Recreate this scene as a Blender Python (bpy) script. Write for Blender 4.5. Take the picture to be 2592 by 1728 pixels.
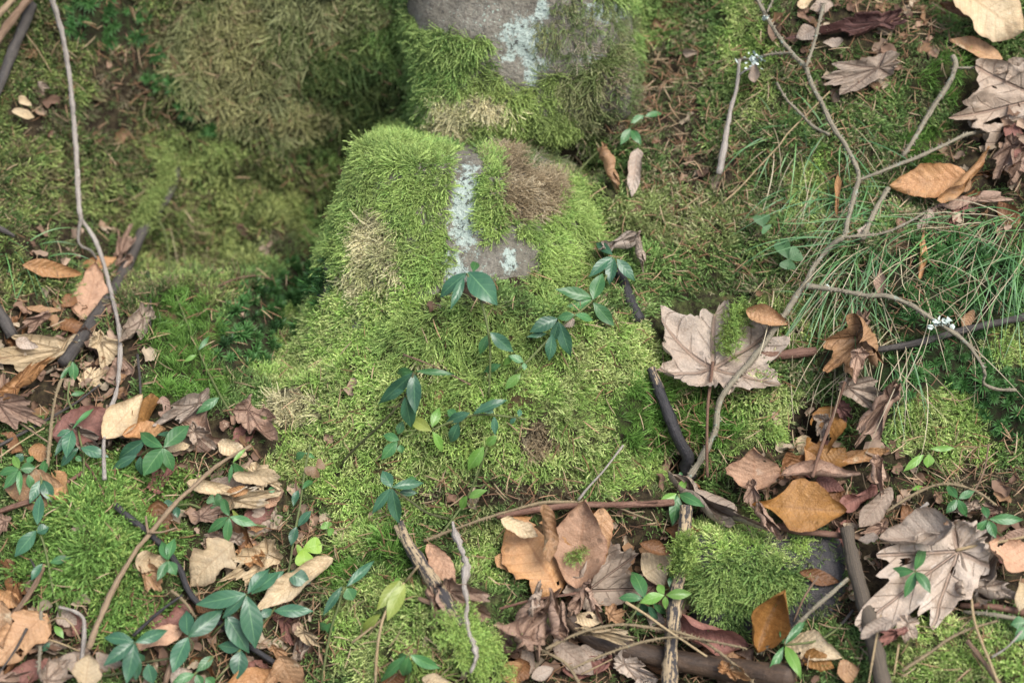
import bpy, bmesh, math, random
import numpy as np
from mathutils import Vector, Matrix
from mathutils.bvhtree import BVHTree

# ---------------------------------------------------------------- scene, camera, light
for o in list(bpy.data.objects):
    bpy.data.objects.remove(o)
scene = bpy.context.scene
COL = scene.collection
R = math.radians
PITCH, SLOPE, DIST, FRAME_W = R(38), R(30), 1.5, 0.82
FWD = np.array([0, math.cos(PITCH), -math.sin(PITCH)])
RIGHT = np.array([1.0, 0, 0])
UP = np.array([0, math.sin(PITCH), math.cos(PITCH)])
CAM = -FWD * DIST
HT = FRAME_W / 2 / DIST                                  # tan of half the horizontal angle
cam = bpy.data.cameras.new('camera')
camo = bpy.data.objects.new('camera', cam)
COL.objects.link(camo)
camo.location = CAM
camo.rotation_euler = (math.pi / 2 - PITCH, 0, 0)
cam.sensor_width = 36
cam.lens = 18 / HT
cam.clip_start = 0.01
cam.clip_end = 200
cam.dof.use_dof = True
cam.dof.focus_distance = 1.455
cam.dof.aperture_fstop = 3.6
scene.camera = camo

w = bpy.data.worlds.new('World')
scene.world = w
w.use_nodes = True
SUN_EL, SUN_AZ = R(60), R(133)                           # azimuth clockwise from +y: the light comes from behind the camera's right
nt = w.node_tree
sky = nt.nodes.new('ShaderNodeTexSky')
sky.sky_type = 'NISHITA'
sky.sun_disc = False
sky.sun_elevation = SUN_EL
sky.sun_rotation = SUN_AZ
sky.dust_density = 4.0
sky.ozone_density = 0.6
nt.links.new(sky.outputs[0], nt.nodes['Background'].inputs[0])
nt.nodes['Background'].inputs[1].default_value = 0.075
sun = bpy.data.lights.new('sun', 'SUN')
sun.energy = 1.5
sun.angle = R(36)
sun.color = (1, 0.985, 0.96)
suno = bpy.data.objects.new('sun', sun)
COL.objects.link(suno)
sd = Vector((math.sin(SUN_AZ) * math.cos(SUN_EL), math.cos(SUN_AZ) * math.cos(SUN_EL), math.sin(SUN_EL)))
suno.rotation_euler = sd.to_track_quat('Z', 'Y').to_euler()
scene.view_settings.view_transform = 'Standard'
scene.view_settings.look = 'None'
scene.view_settings.exposure = 1.48
scene.view_settings.gamma = 1
scene.cycles.max_bounces = 4
scene.cycles.diffuse_bounces = 2
scene.cycles.transmission_bounces = 2
scene.cycles.glossy_bounces = 2

# ---------------------------------------------------------------- numbers and noise
PXM = FRAME_W / 2592                                     # metres per photograph pixel in the middle distance
K = 700 / 1829                                           # photograph pixels per pixel of an enlarged tile
OX = {'1': 0, '2': 640, '3': 1280, '4': 1892}
OY = {'A': 0, 'B': 560, 'C': 1128}
def px(tile, x, y):
    return OX[tile[1]] + x * K, OY[tile[0]] + y * K
rnd = random.Random(7)
rng = np.random.default_rng(11)
def hash3(i, j, k, s):
    with np.errstate(over='ignore'):
        n = (i.astype(np.int64) * 73856093) ^ (j.astype(np.int64) * 19349663) ^ (k.astype(np.int64) * 83492791) ^ np.int64(s * 2654435 + 97)
        n = (n ^ (n >> 13)) * np.int64(1274126177)
        n = n ^ (n >> 16)
    return (n & 0xFFFFF) / float(0xFFFFF)
def vn(p, s=0):                                          # value noise, -1..1, p is (n,3)
    p = np.asarray(p, float)
    f = np.floor(p)
    t = p - f
    t = t * t * (3 - 2 * t)
    i, j, k = [f[:, a].astype(np.int64) for a in range(3)]
    r = 0
    for a in (0, 1):
        for b in (0, 1):
            for c in (0, 1):
                ww = (t[:, 0] if a else 1 - t[:, 0]) * (t[:, 1] if b else 1 - t[:, 1]) * (t[:, 2] if c else 1 - t[:, 2])
                r = r + ww * hash3(i + a, j + b, k + c, s)
    return r * 2 - 1
def fbm(p, s=0, o=3):
    r, a, q = 0, 1.0, np.asarray(p, float)
    for n in range(o):
        r = r + a * vn(q, s + n)
        a *= 0.5
        q = q * 2.03
    return r
PN = np.array([0, -math.sin(SLOPE), math.cos(SLOPE)])    # normal of the bank
PV = np.array([0, math.cos(SLOPE), math.sin(SLOPE)])     # up the bank
def ray(x, y):
    d = FWD + RIGHT * ((x - 1296) / 1296 * HT) + UP * ((864 - y) / 1296 * HT)
    return d / np.linalg.norm(d)
def uv(x, y):                                            # place on the bank's mean plane seen at a pixel
    d = ray(x, y)
    s = -(CAM @ PN) / (d @ PN)
    q = CAM + d * s
    return q[0], q @ PV
def project(p):                                          # points (n,3) to photograph pixels
    q = np.asarray(p, float) - CAM
    z = q @ FWD
    return 1296 + q @ RIGHT / z / HT * 1296, 864 - q @ UP / z / HT * 1296

# ---------------------------------------------------------------- material helpers
def new_mat(name):
    m = bpy.data.materials.new(name)
    m.use_nodes = True
    t = m.node_tree
    t.nodes.clear()
    out = t.nodes.new('ShaderNodeOutputMaterial')
    b = t.nodes.new('ShaderNodeBsdfPrincipled')
    t.links.new(b.outputs[0], out.inputs[0])
    return m, t, b, out
def nd(t, typ, **kw):
    n = t.nodes.new(typ)
    for k, v in kw.items():
        if k.startswith('i_'):
            key = k[2:]
            n.inputs[int(key) if key.isdigit() else key].default_value = v
        else:
            setattr(n, k, v)
    return n
def lk(t, a, b):
    t.links.new(a, b)
def math_(t, op, a, b=None, c=None, clamp=False):
    n = t.nodes.new('ShaderNodeMath')
    n.operation = op
    n.use_clamp = clamp
    for i, v in enumerate((a, b, c)):
        if v is None:
            continue
        if isinstance(v, (int, float)):
            n.inputs[i].default_value = v
        else:
            t.links.new(v, n.inputs[i])
    return n.outputs[0]
def mix(t, f, a, b, blend='MIX'):
    n = t.nodes.new('ShaderNodeMix')
    n.data_type = 'RGBA'
    n.blend_type = blend
    for i, v in ((0, f), (6, a), (7, b)):
        if isinstance(v, (int, float)):
            n.inputs[i].default_value = v
        elif isinstance(v, tuple):
            n.inputs[i].default_value = v if len(v) == 4 else v + (1,)
        else:
            t.links.new(v, n.inputs[i])
    return n.outputs[2]
def step(t, v, lo, hi):
    n = t.nodes.new('ShaderNodeMapRange')
    n.interpolation_type = 'SMOOTHSTEP'
    t.links.new(v, n.inputs[0])
    n.inputs[1].default_value = lo
    n.inputs[2].default_value = hi
    return n.outputs[0]
def noise(t, vec, scale, detail=4, rough=0.6, w=None):
    n = nd(t, 'ShaderNodeTexNoise')
    if w is not None:
        n.noise_dimensions = '4D'
        t.links.new(w, n.inputs['W'])
    n.inputs['Scale'].default_value = scale
    n.inputs['Detail'].default_value = detail
    n.inputs['Roughness'].default_value = rough
    t.links.new(vec, n.inputs['Vector'])
    return n.outputs[0]
def bump(t, b, h, strength, dist):
    n = nd(t, 'ShaderNodeBump')
    n.inputs['Strength'].default_value = strength
    n.inputs['Distance'].default_value = dist
    t.links.new(h, n.inputs['Height'])
    t.links.new(n.outputs[0], b.inputs['Normal'])
    return n

# ---------------------------------------------------------------- mesh helpers
def mesh_from(name, verts, faces, smooth=True):
    me = bpy.data.meshes.new(name)
    verts = np.asarray(verts, np.float32)
    if isinstance(faces, np.ndarray):
        n, k = faces.shape
        me.vertices.add(len(verts))
        me.vertices.foreach_set('co', verts.ravel())
        me.loops.add(n * k)
        me.loops.foreach_set('vertex_index', faces.ravel().astype(np.int32))
        me.polygons.add(n)
        me.polygons.foreach_set('loop_start', np.arange(0, n * k, k, dtype=np.int32))
        me.polygons.foreach_set('loop_total', np.full(n, k, np.int32))
        me.update(calc_edges=True)
        me.validate()
    else:
        me.from_pydata([tuple(v) for v in verts], [], faces)
    if smooth:
        me.polygons.foreach_set('use_smooth', np.ones(len(me.polygons), bool))
    return me
def link(name, me, mat=None, parent=None, loc=None):
    o = bpy.data.objects.new(name, me)
    COL.objects.link(o)
    if mat is not None and me is not None:
        if len(me.materials) == 0:
            me.materials.append(mat)
    if parent is not None:
        o.parent = parent
    if loc is not None:
        o.location = loc
    return o
def tag(o, label=None, cat=None, group=None, kind=None):
    if label: o['label'] = label
    if cat: o['category'] = cat
    if group: o['group'] = group
    if kind: o['kind'] = kind
    return o
def grid_faces(nu, nv):
    i = np.arange(nu - 1)[:, None] * nv + np.arange(nv - 1)[None, :]
    i = i.ravel()
    return np.stack([i, i + nv, i + nv + 1, i + 1], 1)

# ---------------------------------------------------------------- what grows where (photograph pixels, used only to find places on the ground)
# cx, cy, rx, ry, kind, density
REGIONS = [
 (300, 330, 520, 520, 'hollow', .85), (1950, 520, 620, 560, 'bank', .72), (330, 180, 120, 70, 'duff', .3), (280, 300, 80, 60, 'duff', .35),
 (90, 290, 90, 60, 'duff', .3), (520, 380, 130, 60, 'yellow', .95), (640, 540, 130, 150, 'olive', .9), (690, 620, 70, 40, 'duff', .4),
 (560, 270, 120, 80, 'star', .9), (430, 170, 80, 60, 'star', .8), (250, 50, 120, 70, 'star', .7), (720, 790, 120, 90, 'star', .95), (620, 860, 90, 80, 'star', .85),
 (450, 850, 110, 110, 'vivid', .9), (480, 980, 110, 60, 'vivid', .8), (780, 700, 90, 60, 'star', .6),
 (740, 130, 300, 230, 'olivehang', 1), (900, 230, 150, 180, 'darkshadehang', 1), (590, 130, 100, 170, 'palehang', 1), (760, 290, 110, 40, 'palehang', 1),
 (1300, 120, 330, 260, 'greenhang', 1), (1350, 260, 230, 90, 'yellowhang', 1), (1190, 270, 110, 42, 'strawhang', 1), (1120, 325, 70, 30, 'strawhang', .9), (1090, 130, 90, 60, 'greenhang', 1), (1530, 210, 120, 110, 'olivehang', .9),
 (1275, 5, 250, 95, 'bare', 0), (1330, 120, 95, 95, 'bare', .0), (1490, 60, 120, 80, 'sparse', .4), (1430, 130, 90, 60, 'sparse', .5),
 (1000, 560, 190, 260, 'brighthang', 1), (955, 620, 62, 95, 'strawhang', 1), (945, 715, 82, 58, 'strawhang', 1), (1010, 760, 30, 30, 'strawhang', .8), (1430, 620, 130, 170, 'brighthang', 1),
 (1182, 540, 56, 195, 'bare', 0), (1275, 655, 88, 72, 'bare', 0), (1175, 715, 75, 50, 'bare', 0), (1330, 480, 95, 75, 'fuzz', 1), (1290, 405, 70, 40, 'fuzz', .9),
 (1240, 500, 30, 125, 'brighthang', 1), (1400, 395, 90, 40, 'sparse', .4), (1180, 790, 110, 40, 'sparse', .6),
 (980, 1020, 330, 290, 'bright', 1), (1480, 1030, 320, 230, 'bright', 1), (1180, 880, 230, 110, 'brighthang', 1), (880, 1180, 240, 170, 'bright', 1), (840, 1330, 140, 90, 'bright', .8),
 (1080, 925, 32, 16, 'strawhang', 1), (740, 1030, 70, 50, 'strawhang', .8), (1360, 1110, 42, 48, 'fuzz', .8),
 (1700, 560, 150, 90, 'dull', .9), (1650, 700, 140, 90, 'green', .9), (1900, 130, 70, 180, 'bright', 1), (2050, 480, 60, 110, 'bright', .9), (1960, 820, 90, 80, 'bright', .9), (1800, 790, 70, 60, 'green', .8),
 (1930, 1060, 120, 130, 'bright', 1), (1640, 1060, 100, 90, 'vivid', 1), (1800, 1060, 80, 70, 'vivid', .9), (2380, 370, 80, 50, 'vivid', .9), (2260, 200, 80, 60, 'green', .9), (2400, 200, 110, 60, 'vivid', .5),
 (2450, 980, 220, 180, 'star', .95), (2420, 720, 200, 140, 'star', .85), (2560, 870, 60, 60, 'bright', .8), (2380, 1060, 110, 70, 'bright', .9), (2390, 1150, 140, 80, 'bright', .9),
 (2060, 1090, 70, 90, 'soil', .15), (1720, 1170, 60, 40, 'soil', .3),
 (170, 900, 220, 170, 'litter', .15), (430, 1130, 240, 110, 'litter', .2), (560, 1330, 260, 150, 'litter', .35), (560, 1620, 300, 150, 'litter', .25), (90, 1620, 190, 150, 'litter', .2),
 (1640, 1420, 300, 170, 'litter', .15), (1500, 1690, 520, 110, 'litter', .15), (2250, 1420, 330, 170, 'litter', .12), (2120, 1210, 300, 90, 'litter', .2), (1700, 1290, 60, 60, 'litter', .3),
 (2160, 90, 200, 150, 'litter', .3), (2510, 420, 130, 220, 'litter', .2), (2560, 1380, 140, 160, 'litter', .2), (180, 620, 160, 70, 'litter', .25), (2500, 1230, 120, 60, 'duff', .4), (1650, 250, 150, 130, 'duff', .3), (1780, 430, 100, 50, 'duff', .35),
 (1270, 1250, 240, 32, 'duff', .25), (780, 1470, 60, 80, 'duff', .5), (2140, 1290, 200, 50, 'duff', .2),
 (240, 1360, 215, 170, 'fern', 1), (330, 1230, 170, 80, 'fern', 1), (330, 1570, 110, 60, 'fern', .8), (1020, 1600, 190, 165, 'bright', 1), (1010, 1400, 62, 70, 'vivid', 1), (855, 1440, 60, 40, 'vivid', .9),
 (1250, 1390, 95, 85, 'bright', .9), (1880, 1390, 160, 100, 'bright', 1), (1900, 1470, 150, 70, 'greenhang', 1), (1180, 1620, 60, 60, 'bright', 1), (2440, 1690, 210, 95, 'bright', 1), (2330, 1600, 90, 60, 'bright', .8),
]
# kind: (colours, prototype set, size, droop)
Y1, Y2, Y3 = (.40, .53, .13), (.32, .48, .11), (.50, .58, .21)
KIND = {
 'green':      ([(.17, .31, .07), (.24, .37, .10), (.12, .21, .055), (.32, .37, .14)], 'feather', 1.0, .35),
 'bank':       ([(.19, .32, .08), (.25, .35, .10), (.13, .23, .06), (.36, .33, .18), (.28, .37, .11)], 'feather', 1.0, .35),
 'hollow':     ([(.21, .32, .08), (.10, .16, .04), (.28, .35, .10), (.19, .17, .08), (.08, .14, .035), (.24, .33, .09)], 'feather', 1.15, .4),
 'duff':       ([(0.236, 0.213, 0.124), (0.165, 0.225, 0.076), (0.295, 0.25, 0.156)], 'feather', .8, .3),
 'soil':       ([(0.118, 0.15, 0.06)], 'feather', .7, .3),
 'litter':     ([(0.201, 0.25, 0.092), (0.142, 0.237, 0.06)], 'feather', .8, .3),
 'yellow':     ([(.33, .38, .12), (.27, .35, .10), (.21, .28, .08)], 'feather', 1.1, .5),
 'olive':      ([(.24, .30, .08), (.31, .36, .11), (.14, .18, .05), (.10, .14, .04)], 'feather', 1.15, .7),
 'star':       ([(.05, .15, .035), (.065, .18, .04), (.035, .10, .028)], 'star', 1.0, 0),
 'vivid':      ([(.12, .27, .035), (.16, .32, .05), (.08, .18, .025)], 'fork', 1.05, .2),
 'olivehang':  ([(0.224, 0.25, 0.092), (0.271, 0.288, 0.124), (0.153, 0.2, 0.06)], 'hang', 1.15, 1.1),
 'darkshadehang':   ([(0.0885, 0.15, 0.039), (0.124, 0.169, 0.045), (0.0708, 0.104, 0.033)], 'hang', 1.15, 1.1),  # dark green moss, darkened further so its colour carries some crevice shade
 'palehang':   ([(.31, .32, .12), (.36, .35, .15), (.24, .26, .085)], 'hang', 1.1, 1.1),
 'greenhang':  ([(.20, .34, .08), (.27, .38, .10), (.14, .24, .055)], 'hang', 1.0, 1.0),
 'yellowhang': ([(.33, .41, .11), (.29, .39, .10), (.22, .29, .08)], 'hang', 1.0, 1.0),
 'brighthang': ([(.27, .42, .10), (.34, .46, .12), (.22, .34, .08)], 'hang', .85, .9),
 'strawhang':  ([(.66, .60, .36), (.58, .55, .30), (.48, .50, .22)], 'hang', .9, .9),
 'sparse':     ([(0.236, 0.25, 0.108), (0.189, 0.25, 0.092), (0.354, 0.312, 0.22)], 'hang', .7, .8),
 'fuzz':       ([(.37, .29, .17), (.30, .235, .135), (.43, .36, .23)], 'hang', .8, .7),
 'bright':     ([Y1, Y2, Y3, (0.236, 0.362, 0.076)], 'feather', .85, .4),
 'dull':       ([(.31, .35, .13), (.25, .31, .10), (.38, .38, .19)], 'feather', 1.15, .5),
 'fern':       ([(.22, .38, .07), (.17, .31, .06), (.31, .44, .10)], 'feather', 1.2, .4),
}
KN = list(KIND)
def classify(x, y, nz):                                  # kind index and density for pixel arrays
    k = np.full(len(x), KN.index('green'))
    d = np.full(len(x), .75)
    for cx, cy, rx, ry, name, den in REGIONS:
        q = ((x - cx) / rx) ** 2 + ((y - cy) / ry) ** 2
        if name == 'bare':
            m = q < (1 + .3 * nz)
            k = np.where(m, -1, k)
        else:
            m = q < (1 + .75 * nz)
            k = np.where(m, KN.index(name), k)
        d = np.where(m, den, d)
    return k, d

# ---------------------------------------------------------------- ground
# bumps of the bank: px, py, rx, ry, height in metres
BUMPS = [(400, 330, 470, 430, -.15), (120, 820, 260, 260, -.03), (765, 600, 170, 290, -.09), (870, 270, 190, 210, -.13), (1460, 375, 120, 60, -.06), (1150, 1010, 400, 300, .05), (1480, 1060, 260, 200, .018), (1290, 760, 330, 200, .03),
 (1020, 1600, 200, 150, .04), (1880, 1410, 165, 110, .034), (2440, 1690, 230, 110, .024), (250, 1380, 230, 170, .026), (1650, 1450, 330, 160, -.022),
 (2060, 1090, 80, 80, -.035), (1720, 1190, 90, 60, -.025), (1930, 1050, 130, 110, .012), (2400, 750, 300, 260, .02), (1950, 150, 130, 220, .02), (1640, 130, 130, 160, -.03), (2300, 150, 260, 160, .012)]
BUV = [uv(a, b) + (c * PXM, e * PXM / math.sin(SLOPE + PITCH), h) for a, b, c, e, h in BUMPS]
HU, HV = uv(400, 420)
def ground_h(u, v):
    h = np.zeros_like(u)
    for cu, cv, ru, rv, a in BUV:
        h += a * np.exp(-(((u - cu) / ru) ** 2 + ((v - cv) / rv) ** 2) * 1.1)
    p = np.stack([u, v, np.zeros_like(u)], 1)
    near = np.exp(-((u / 1.2) ** 2 + (v / 1.2) ** 2))
    h += .016 * fbm(p * 7, 3) + .0075 * fbm(p * 22, 9) * near + .0035 * fbm(p * 60, 5, 2) * near
    h += .25 * fbm(p * .6, 21) * (1 - near)
    h += .022 * fbm(p * 15, 41, 2) * np.exp(-(((u - HU) / .17) ** 2 + ((v - HV) / .2) ** 2)) + .008 * fbm(p * 17, 43, 2) * np.exp(-(((u - .22) / .16) ** 2 + ((v - .1) / .16) ** 2))
    return h
us = np.concatenate([-np.geomspace(9, .8, 26)[:-1], np.arange(-.75, .7501, .004), np.geomspace(.8, 9, 26)[1:]])
vs = np.concatenate([-np.geomspace(7, .7, 24)[:-1], np.arange(-.64, .7401, .004), np.geomspace(.79, 9, 24)[1:]])
GU, GV = [a.ravel() for a in np.meshgrid(us, vs, indexing='ij')]
GH = ground_h(GU, GV)
GP = np.outer(GU, RIGHT) + np.outer(GV, PV) + np.outer(GH, PN)
gf = grid_faces(len(us), len(vs))
gm = mesh_from('ground', GP, gf)
gx, gy = project(GP)
gk, gd = classify(gx, gy, fbm(GP * 40, 31, 3) * .5)
gc = np.zeros((len(GP), 4))
soil = np.array([.075, .05, .03])
pal = np.array([np.mean(KIND[k][0], 0) * .45 for k in KN])
cov = np.clip(gd, 0, 1)[:, None]
gc[:, :3] = np.where((gk >= 0)[:, None], soil * (1 - cov) + pal[np.clip(gk, 0, None)] * cov, soil)
gc[:, 3] = 1
at = gm.color_attributes.new('cover', 'FLOAT_COLOR', 'POINT')
at.data.foreach_set('color', gc.ravel().astype(np.float32))
m, t, b, out = new_mat('forest_soil')
a = nd(t, 'ShaderNodeVertexColor', layer_name='cover')
g = nd(t, 'ShaderNodeNewGeometry')
n1 = noise(t, g.outputs['Position'], 160, 6, .7)
n2 = noise(t, g.outputs['Position'], 35, 4)
c = mix(t, step(t, n1, .35, .75), (.022, .016, .011), a.outputs[0])
c = mix(t, step(t, n2, .58, .72), c, (.10, .062, .035))
lk(t, c, b.inputs['Base Color'])
b.inputs['Roughness'].default_value = .95
b.inputs['Specular IOR Level'].default_value = .15
bump(t, b, n1, .9, .004)
ground = tag(link('ground', gm, m), kind='structure')
ground['label'] = 'steep mossy forest bank of dark soil'

# ---------------------------------------------------------------- boulders
def camdir(r, p, tt):
    v = RIGHT * r + UP * p - FWD * tt
    return v / np.linalg.norm(v)
def at_plane(x, y, back):                                # on the bank's mean plane at a pixel, pushed back along the view
    d = ray(x, y)
    s = -(CAM @ PN) / (d @ PN)
    return CAM + d * (s + back)
def boulder_mesh(planes, p, amp, seed, sub=6):
    bm = bmesh.new()
    bmesh.ops.create_icosphere(bm, subdivisions=sub, radius=1)
    me = bpy.data.meshes.new('boulder')
    bm.to_mesh(me)
    bm.free()
    n = len(me.vertices)
    co = np.zeros(n * 3, np.float32)
    me.vertices.foreach_get('co', co)
    d = co.reshape(-1, 3).astype(float)
    d /= np.linalg.norm(d, axis=1)[:, None]
    acc = 0
    for (nr, npp, ntt), k in planes:
        acc = acc + np.clip(d @ camdir(nr, npp, ntt) / k, 0, None) ** p
    v = d * (acc ** (-1 / p))[:, None]
    v += d * (amp * fbm(v * 14, seed, 3) + amp * .35 * fbm(v * 55, seed + 5, 3))[:, None]
    me.vertices.foreach_set('co', v.ravel().astype(np.float32))
    me.polygons.foreach_set('use_smooth', np.ones(len(me.polygons), bool))
    me.update()
    return me, v
m, t, b, out = new_mat('lichen_rock')
g = nd(t, 'ShaderNodeNewGeometry')
P_ = g.outputs['Position']
n1 = noise(t, P_, 30, 6, .65)
n2 = noise(t, P_, 220, 5, .7)
n3 = noise(t, P_, 85, 8, .78)
n4 = noise(t, P_, 420, 3, .6)
c = mix(t, step(t, n1, .3, .7), (.17, .155, .118), (.27, .25, .20))
c = mix(t, step(t, n2, .45, .75), c, (.10, .085, .07))
la = nd(t, 'ShaderNodeVertexColor', layer_name='lichen')
sp = nd(t, 'ShaderNodeSeparateColor')
lk(t, la.outputs[0], sp.inputs[0])
lm = math_(t, 'ADD', math_(t, 'MULTIPLY', sp.outputs[0], 1.0), math_(t, 'MULTIPLY', math_(t, 'SUBTRACT', n3, .5), 2.6))
lm = step(t, lm, .42, .62)
spots = step(t, math_(t, 'ADD', n4, math_(t, 'MULTIPLY', math_(t, 'SUBTRACT', n1, .5), .4)), .63, .69)
lcol = mix(t, step(t, n2, .35, .7), (.48, .56, .50), (.34, .43, .37))
c = mix(t, spots, c, (.36, .44, .36))
c = mix(t, lm, c, lcol)
c = mix(t, math_(t, 'MULTIPLY', step(t, n2, .54, .62), lm), c, (.09, .09, .08))
lk(t, c, b.inputs['Base Color'])
b.inputs['Roughness'].default_value = .9
bump(t, b, math_(t, 'ADD', n2, math_(t, 'MULTIPLY', n1, 1.5)), 1, .006)
ROCK = m
LICHEN = [(1330, 100, 60, 60), (1345, 150, 35, 40), (1540, 30, 60, 25), (1375, 20, 20, 25), (1345, 200, 14, 22), (1180, 540, 42, 110), (1190, 470, 28, 60), (1145, 680, 40, 60), (1290, 660, 22, 30)]
def boulder(cx, cy, back, planes, p, amp, seed, label, mat=None):
    me, v = boulder_mesh(planes, p, amp, seed)
    BPL.append((planes, p))
    loc = at_plane(cx, cy, back)
    wv = v + loc
    x, y = project(wv)
    lic = np.zeros(len(v))
    for lx, ly, rx, ry in LICHEN:
        lic = np.maximum(lic, np.clip(1.05 - .6 * np.sqrt(((x - lx) / rx) ** 2 + ((y - ly) / ry) ** 2), 0, 1))
    ca = me.color_attributes.new('lichen', 'FLOAT_COLOR', 'POINT')
    ca.data.foreach_set('color', np.repeat(np.stack([lic, lic, lic, np.ones_like(lic)], 1), 1, 0).ravel().astype(np.float32))
    o = link('boulder', me, mat or ROCK, loc=loc)
    tag(o, label, 'boulder')
    return o, wv
m, t, b, out = new_mat('wet_slate')
g = nd(t, 'ShaderNodeNewGeometry')
n1, n2 = noise(t, g.outputs['Position'], 60, 6, .65), noise(t, g.outputs['Position'], 350, 4, .7)
c = mix(t, step(t, n1, .3, .7), (.035, .034, .038), (.075, .068, .066))
lk(t, mix(t, step(t, n2, .58, .7), c, (.12, .12, .115)), b.inputs['Base Color'])
b.inputs['Roughness'].default_value = .55
bump(t, b, math_(t, 'ADD', n2, n1), .9, .004)
SLATE = m
BOULDERS, BPL = [], []
BOULDERS.append(boulder(1310, -60, .030, [((.12, .20, .97), .128), ((0, -.22, .97), .132), ((-1, -.1, .12), .10), ((-.6, 0, .8), .128), ((1, .1, .3), .105), ((.1, -1, .0), .150), ((0, 1, 0), .25), ((0, 0, -1), .2)], 11, .007, 2,
    'big boulder with bare lichen-spotted face above a fringe of moss'))
BOULDERS.append(boulder(690, -20, .165, [((-.3, .1, .95), .105), ((.35, -.5, .75), .088), ((.15, -.85, .5), .098), ((-1, 0, .2), .078), ((1, 0, 0), .13), ((0, -1, .0), .102), ((0, 1, 0), .25), ((0, 0, -1), .2)], 8, .010, 12,
    'shaded boulder wholly covered in dark olive hanging moss'))
BOULDERS.append(boulder(1160, 620, .015, [((.0, .22, .97), .082), ((-.62, .1, .78), .088), ((-.93, .34, .08), .097), ((.5, .25, .8), .088), ((0, 1, .25), .077), ((.6, .72, .35), .083), ((1, 0, .3), .12), ((0, -1, .1), .13), ((0, 0, -1), .2)], 9, .007, 22,
    'lower boulder with a pale lichen streak between moss cushions'))
# small dark stone under the moss cushion near the log
BOULDERS.append(boulder(1950, 1500, .012, [((.0, .5, .85), .034), ((0, -.2, 1), .034), ((-1, 0, .1), .06), ((1, 0, .1), .055), ((0, -1, .1), .036), ((0, 1, .1), .05), ((0, 0, -1), .08)], 8, .004, 32,
    'small dark stone half hidden under a cushion of moss', SLATE))

# everything that carries things: one tree for the rays
allv, allf = [GP], [gf]
tri_v, tri_f, owner = GP, np.concatenate([gf[:, :3], gf[:, [0, 2, 3]]]), None
bverts = [Vector(p) for p in GP]
bfaces = [tuple(f) for f in gf.tolist()]
for o, wv in BOULDERS:
    base = len(bverts)
    bverts += [Vector(p) for p in wv]
    bfaces += [tuple(base + i for i in pl.vertices) for pl in o.data.polygons]
TREE = BVHTree.FromPolygons(bverts, bfaces)
camv = Vector(CAM)
def hit(x, y):
    d = Vector(ray(x, y))
    loc, nor, i, s = TREE.ray_cast(camv, d, 50)
    if loc is None:
        q = CAM + np.array(d) * 1.6
        return q, PN, 1.6
    nor = np.array(nor)
    if nor @ np.array(d) > 0:
        nor = -nor
    return np.array(loc), nor, s
def smooth_hit(x, y, r=22):                              # mean distance and normal over a small patch
    ss, nn = [], np.zeros(3)
    for dx, dy in ((0, 0), (r, 0), (-r, 0), (0, r), (0, -r)):
        p, n, s = hit(x + dx, y + dy)
        ss.append(s)
        nn += n
    return float(np.median(ss)), nn / np.linalg.norm(nn)
def at_depth(x, y, s):
    return CAM + ray(x, y) * s
def P(x, y, lift):                                       # the thing's surface point at a pixel, raised off its support
    s, n = smooth_hit(x, y, 12)
    return at_depth(x, y, s - lift)

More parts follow.
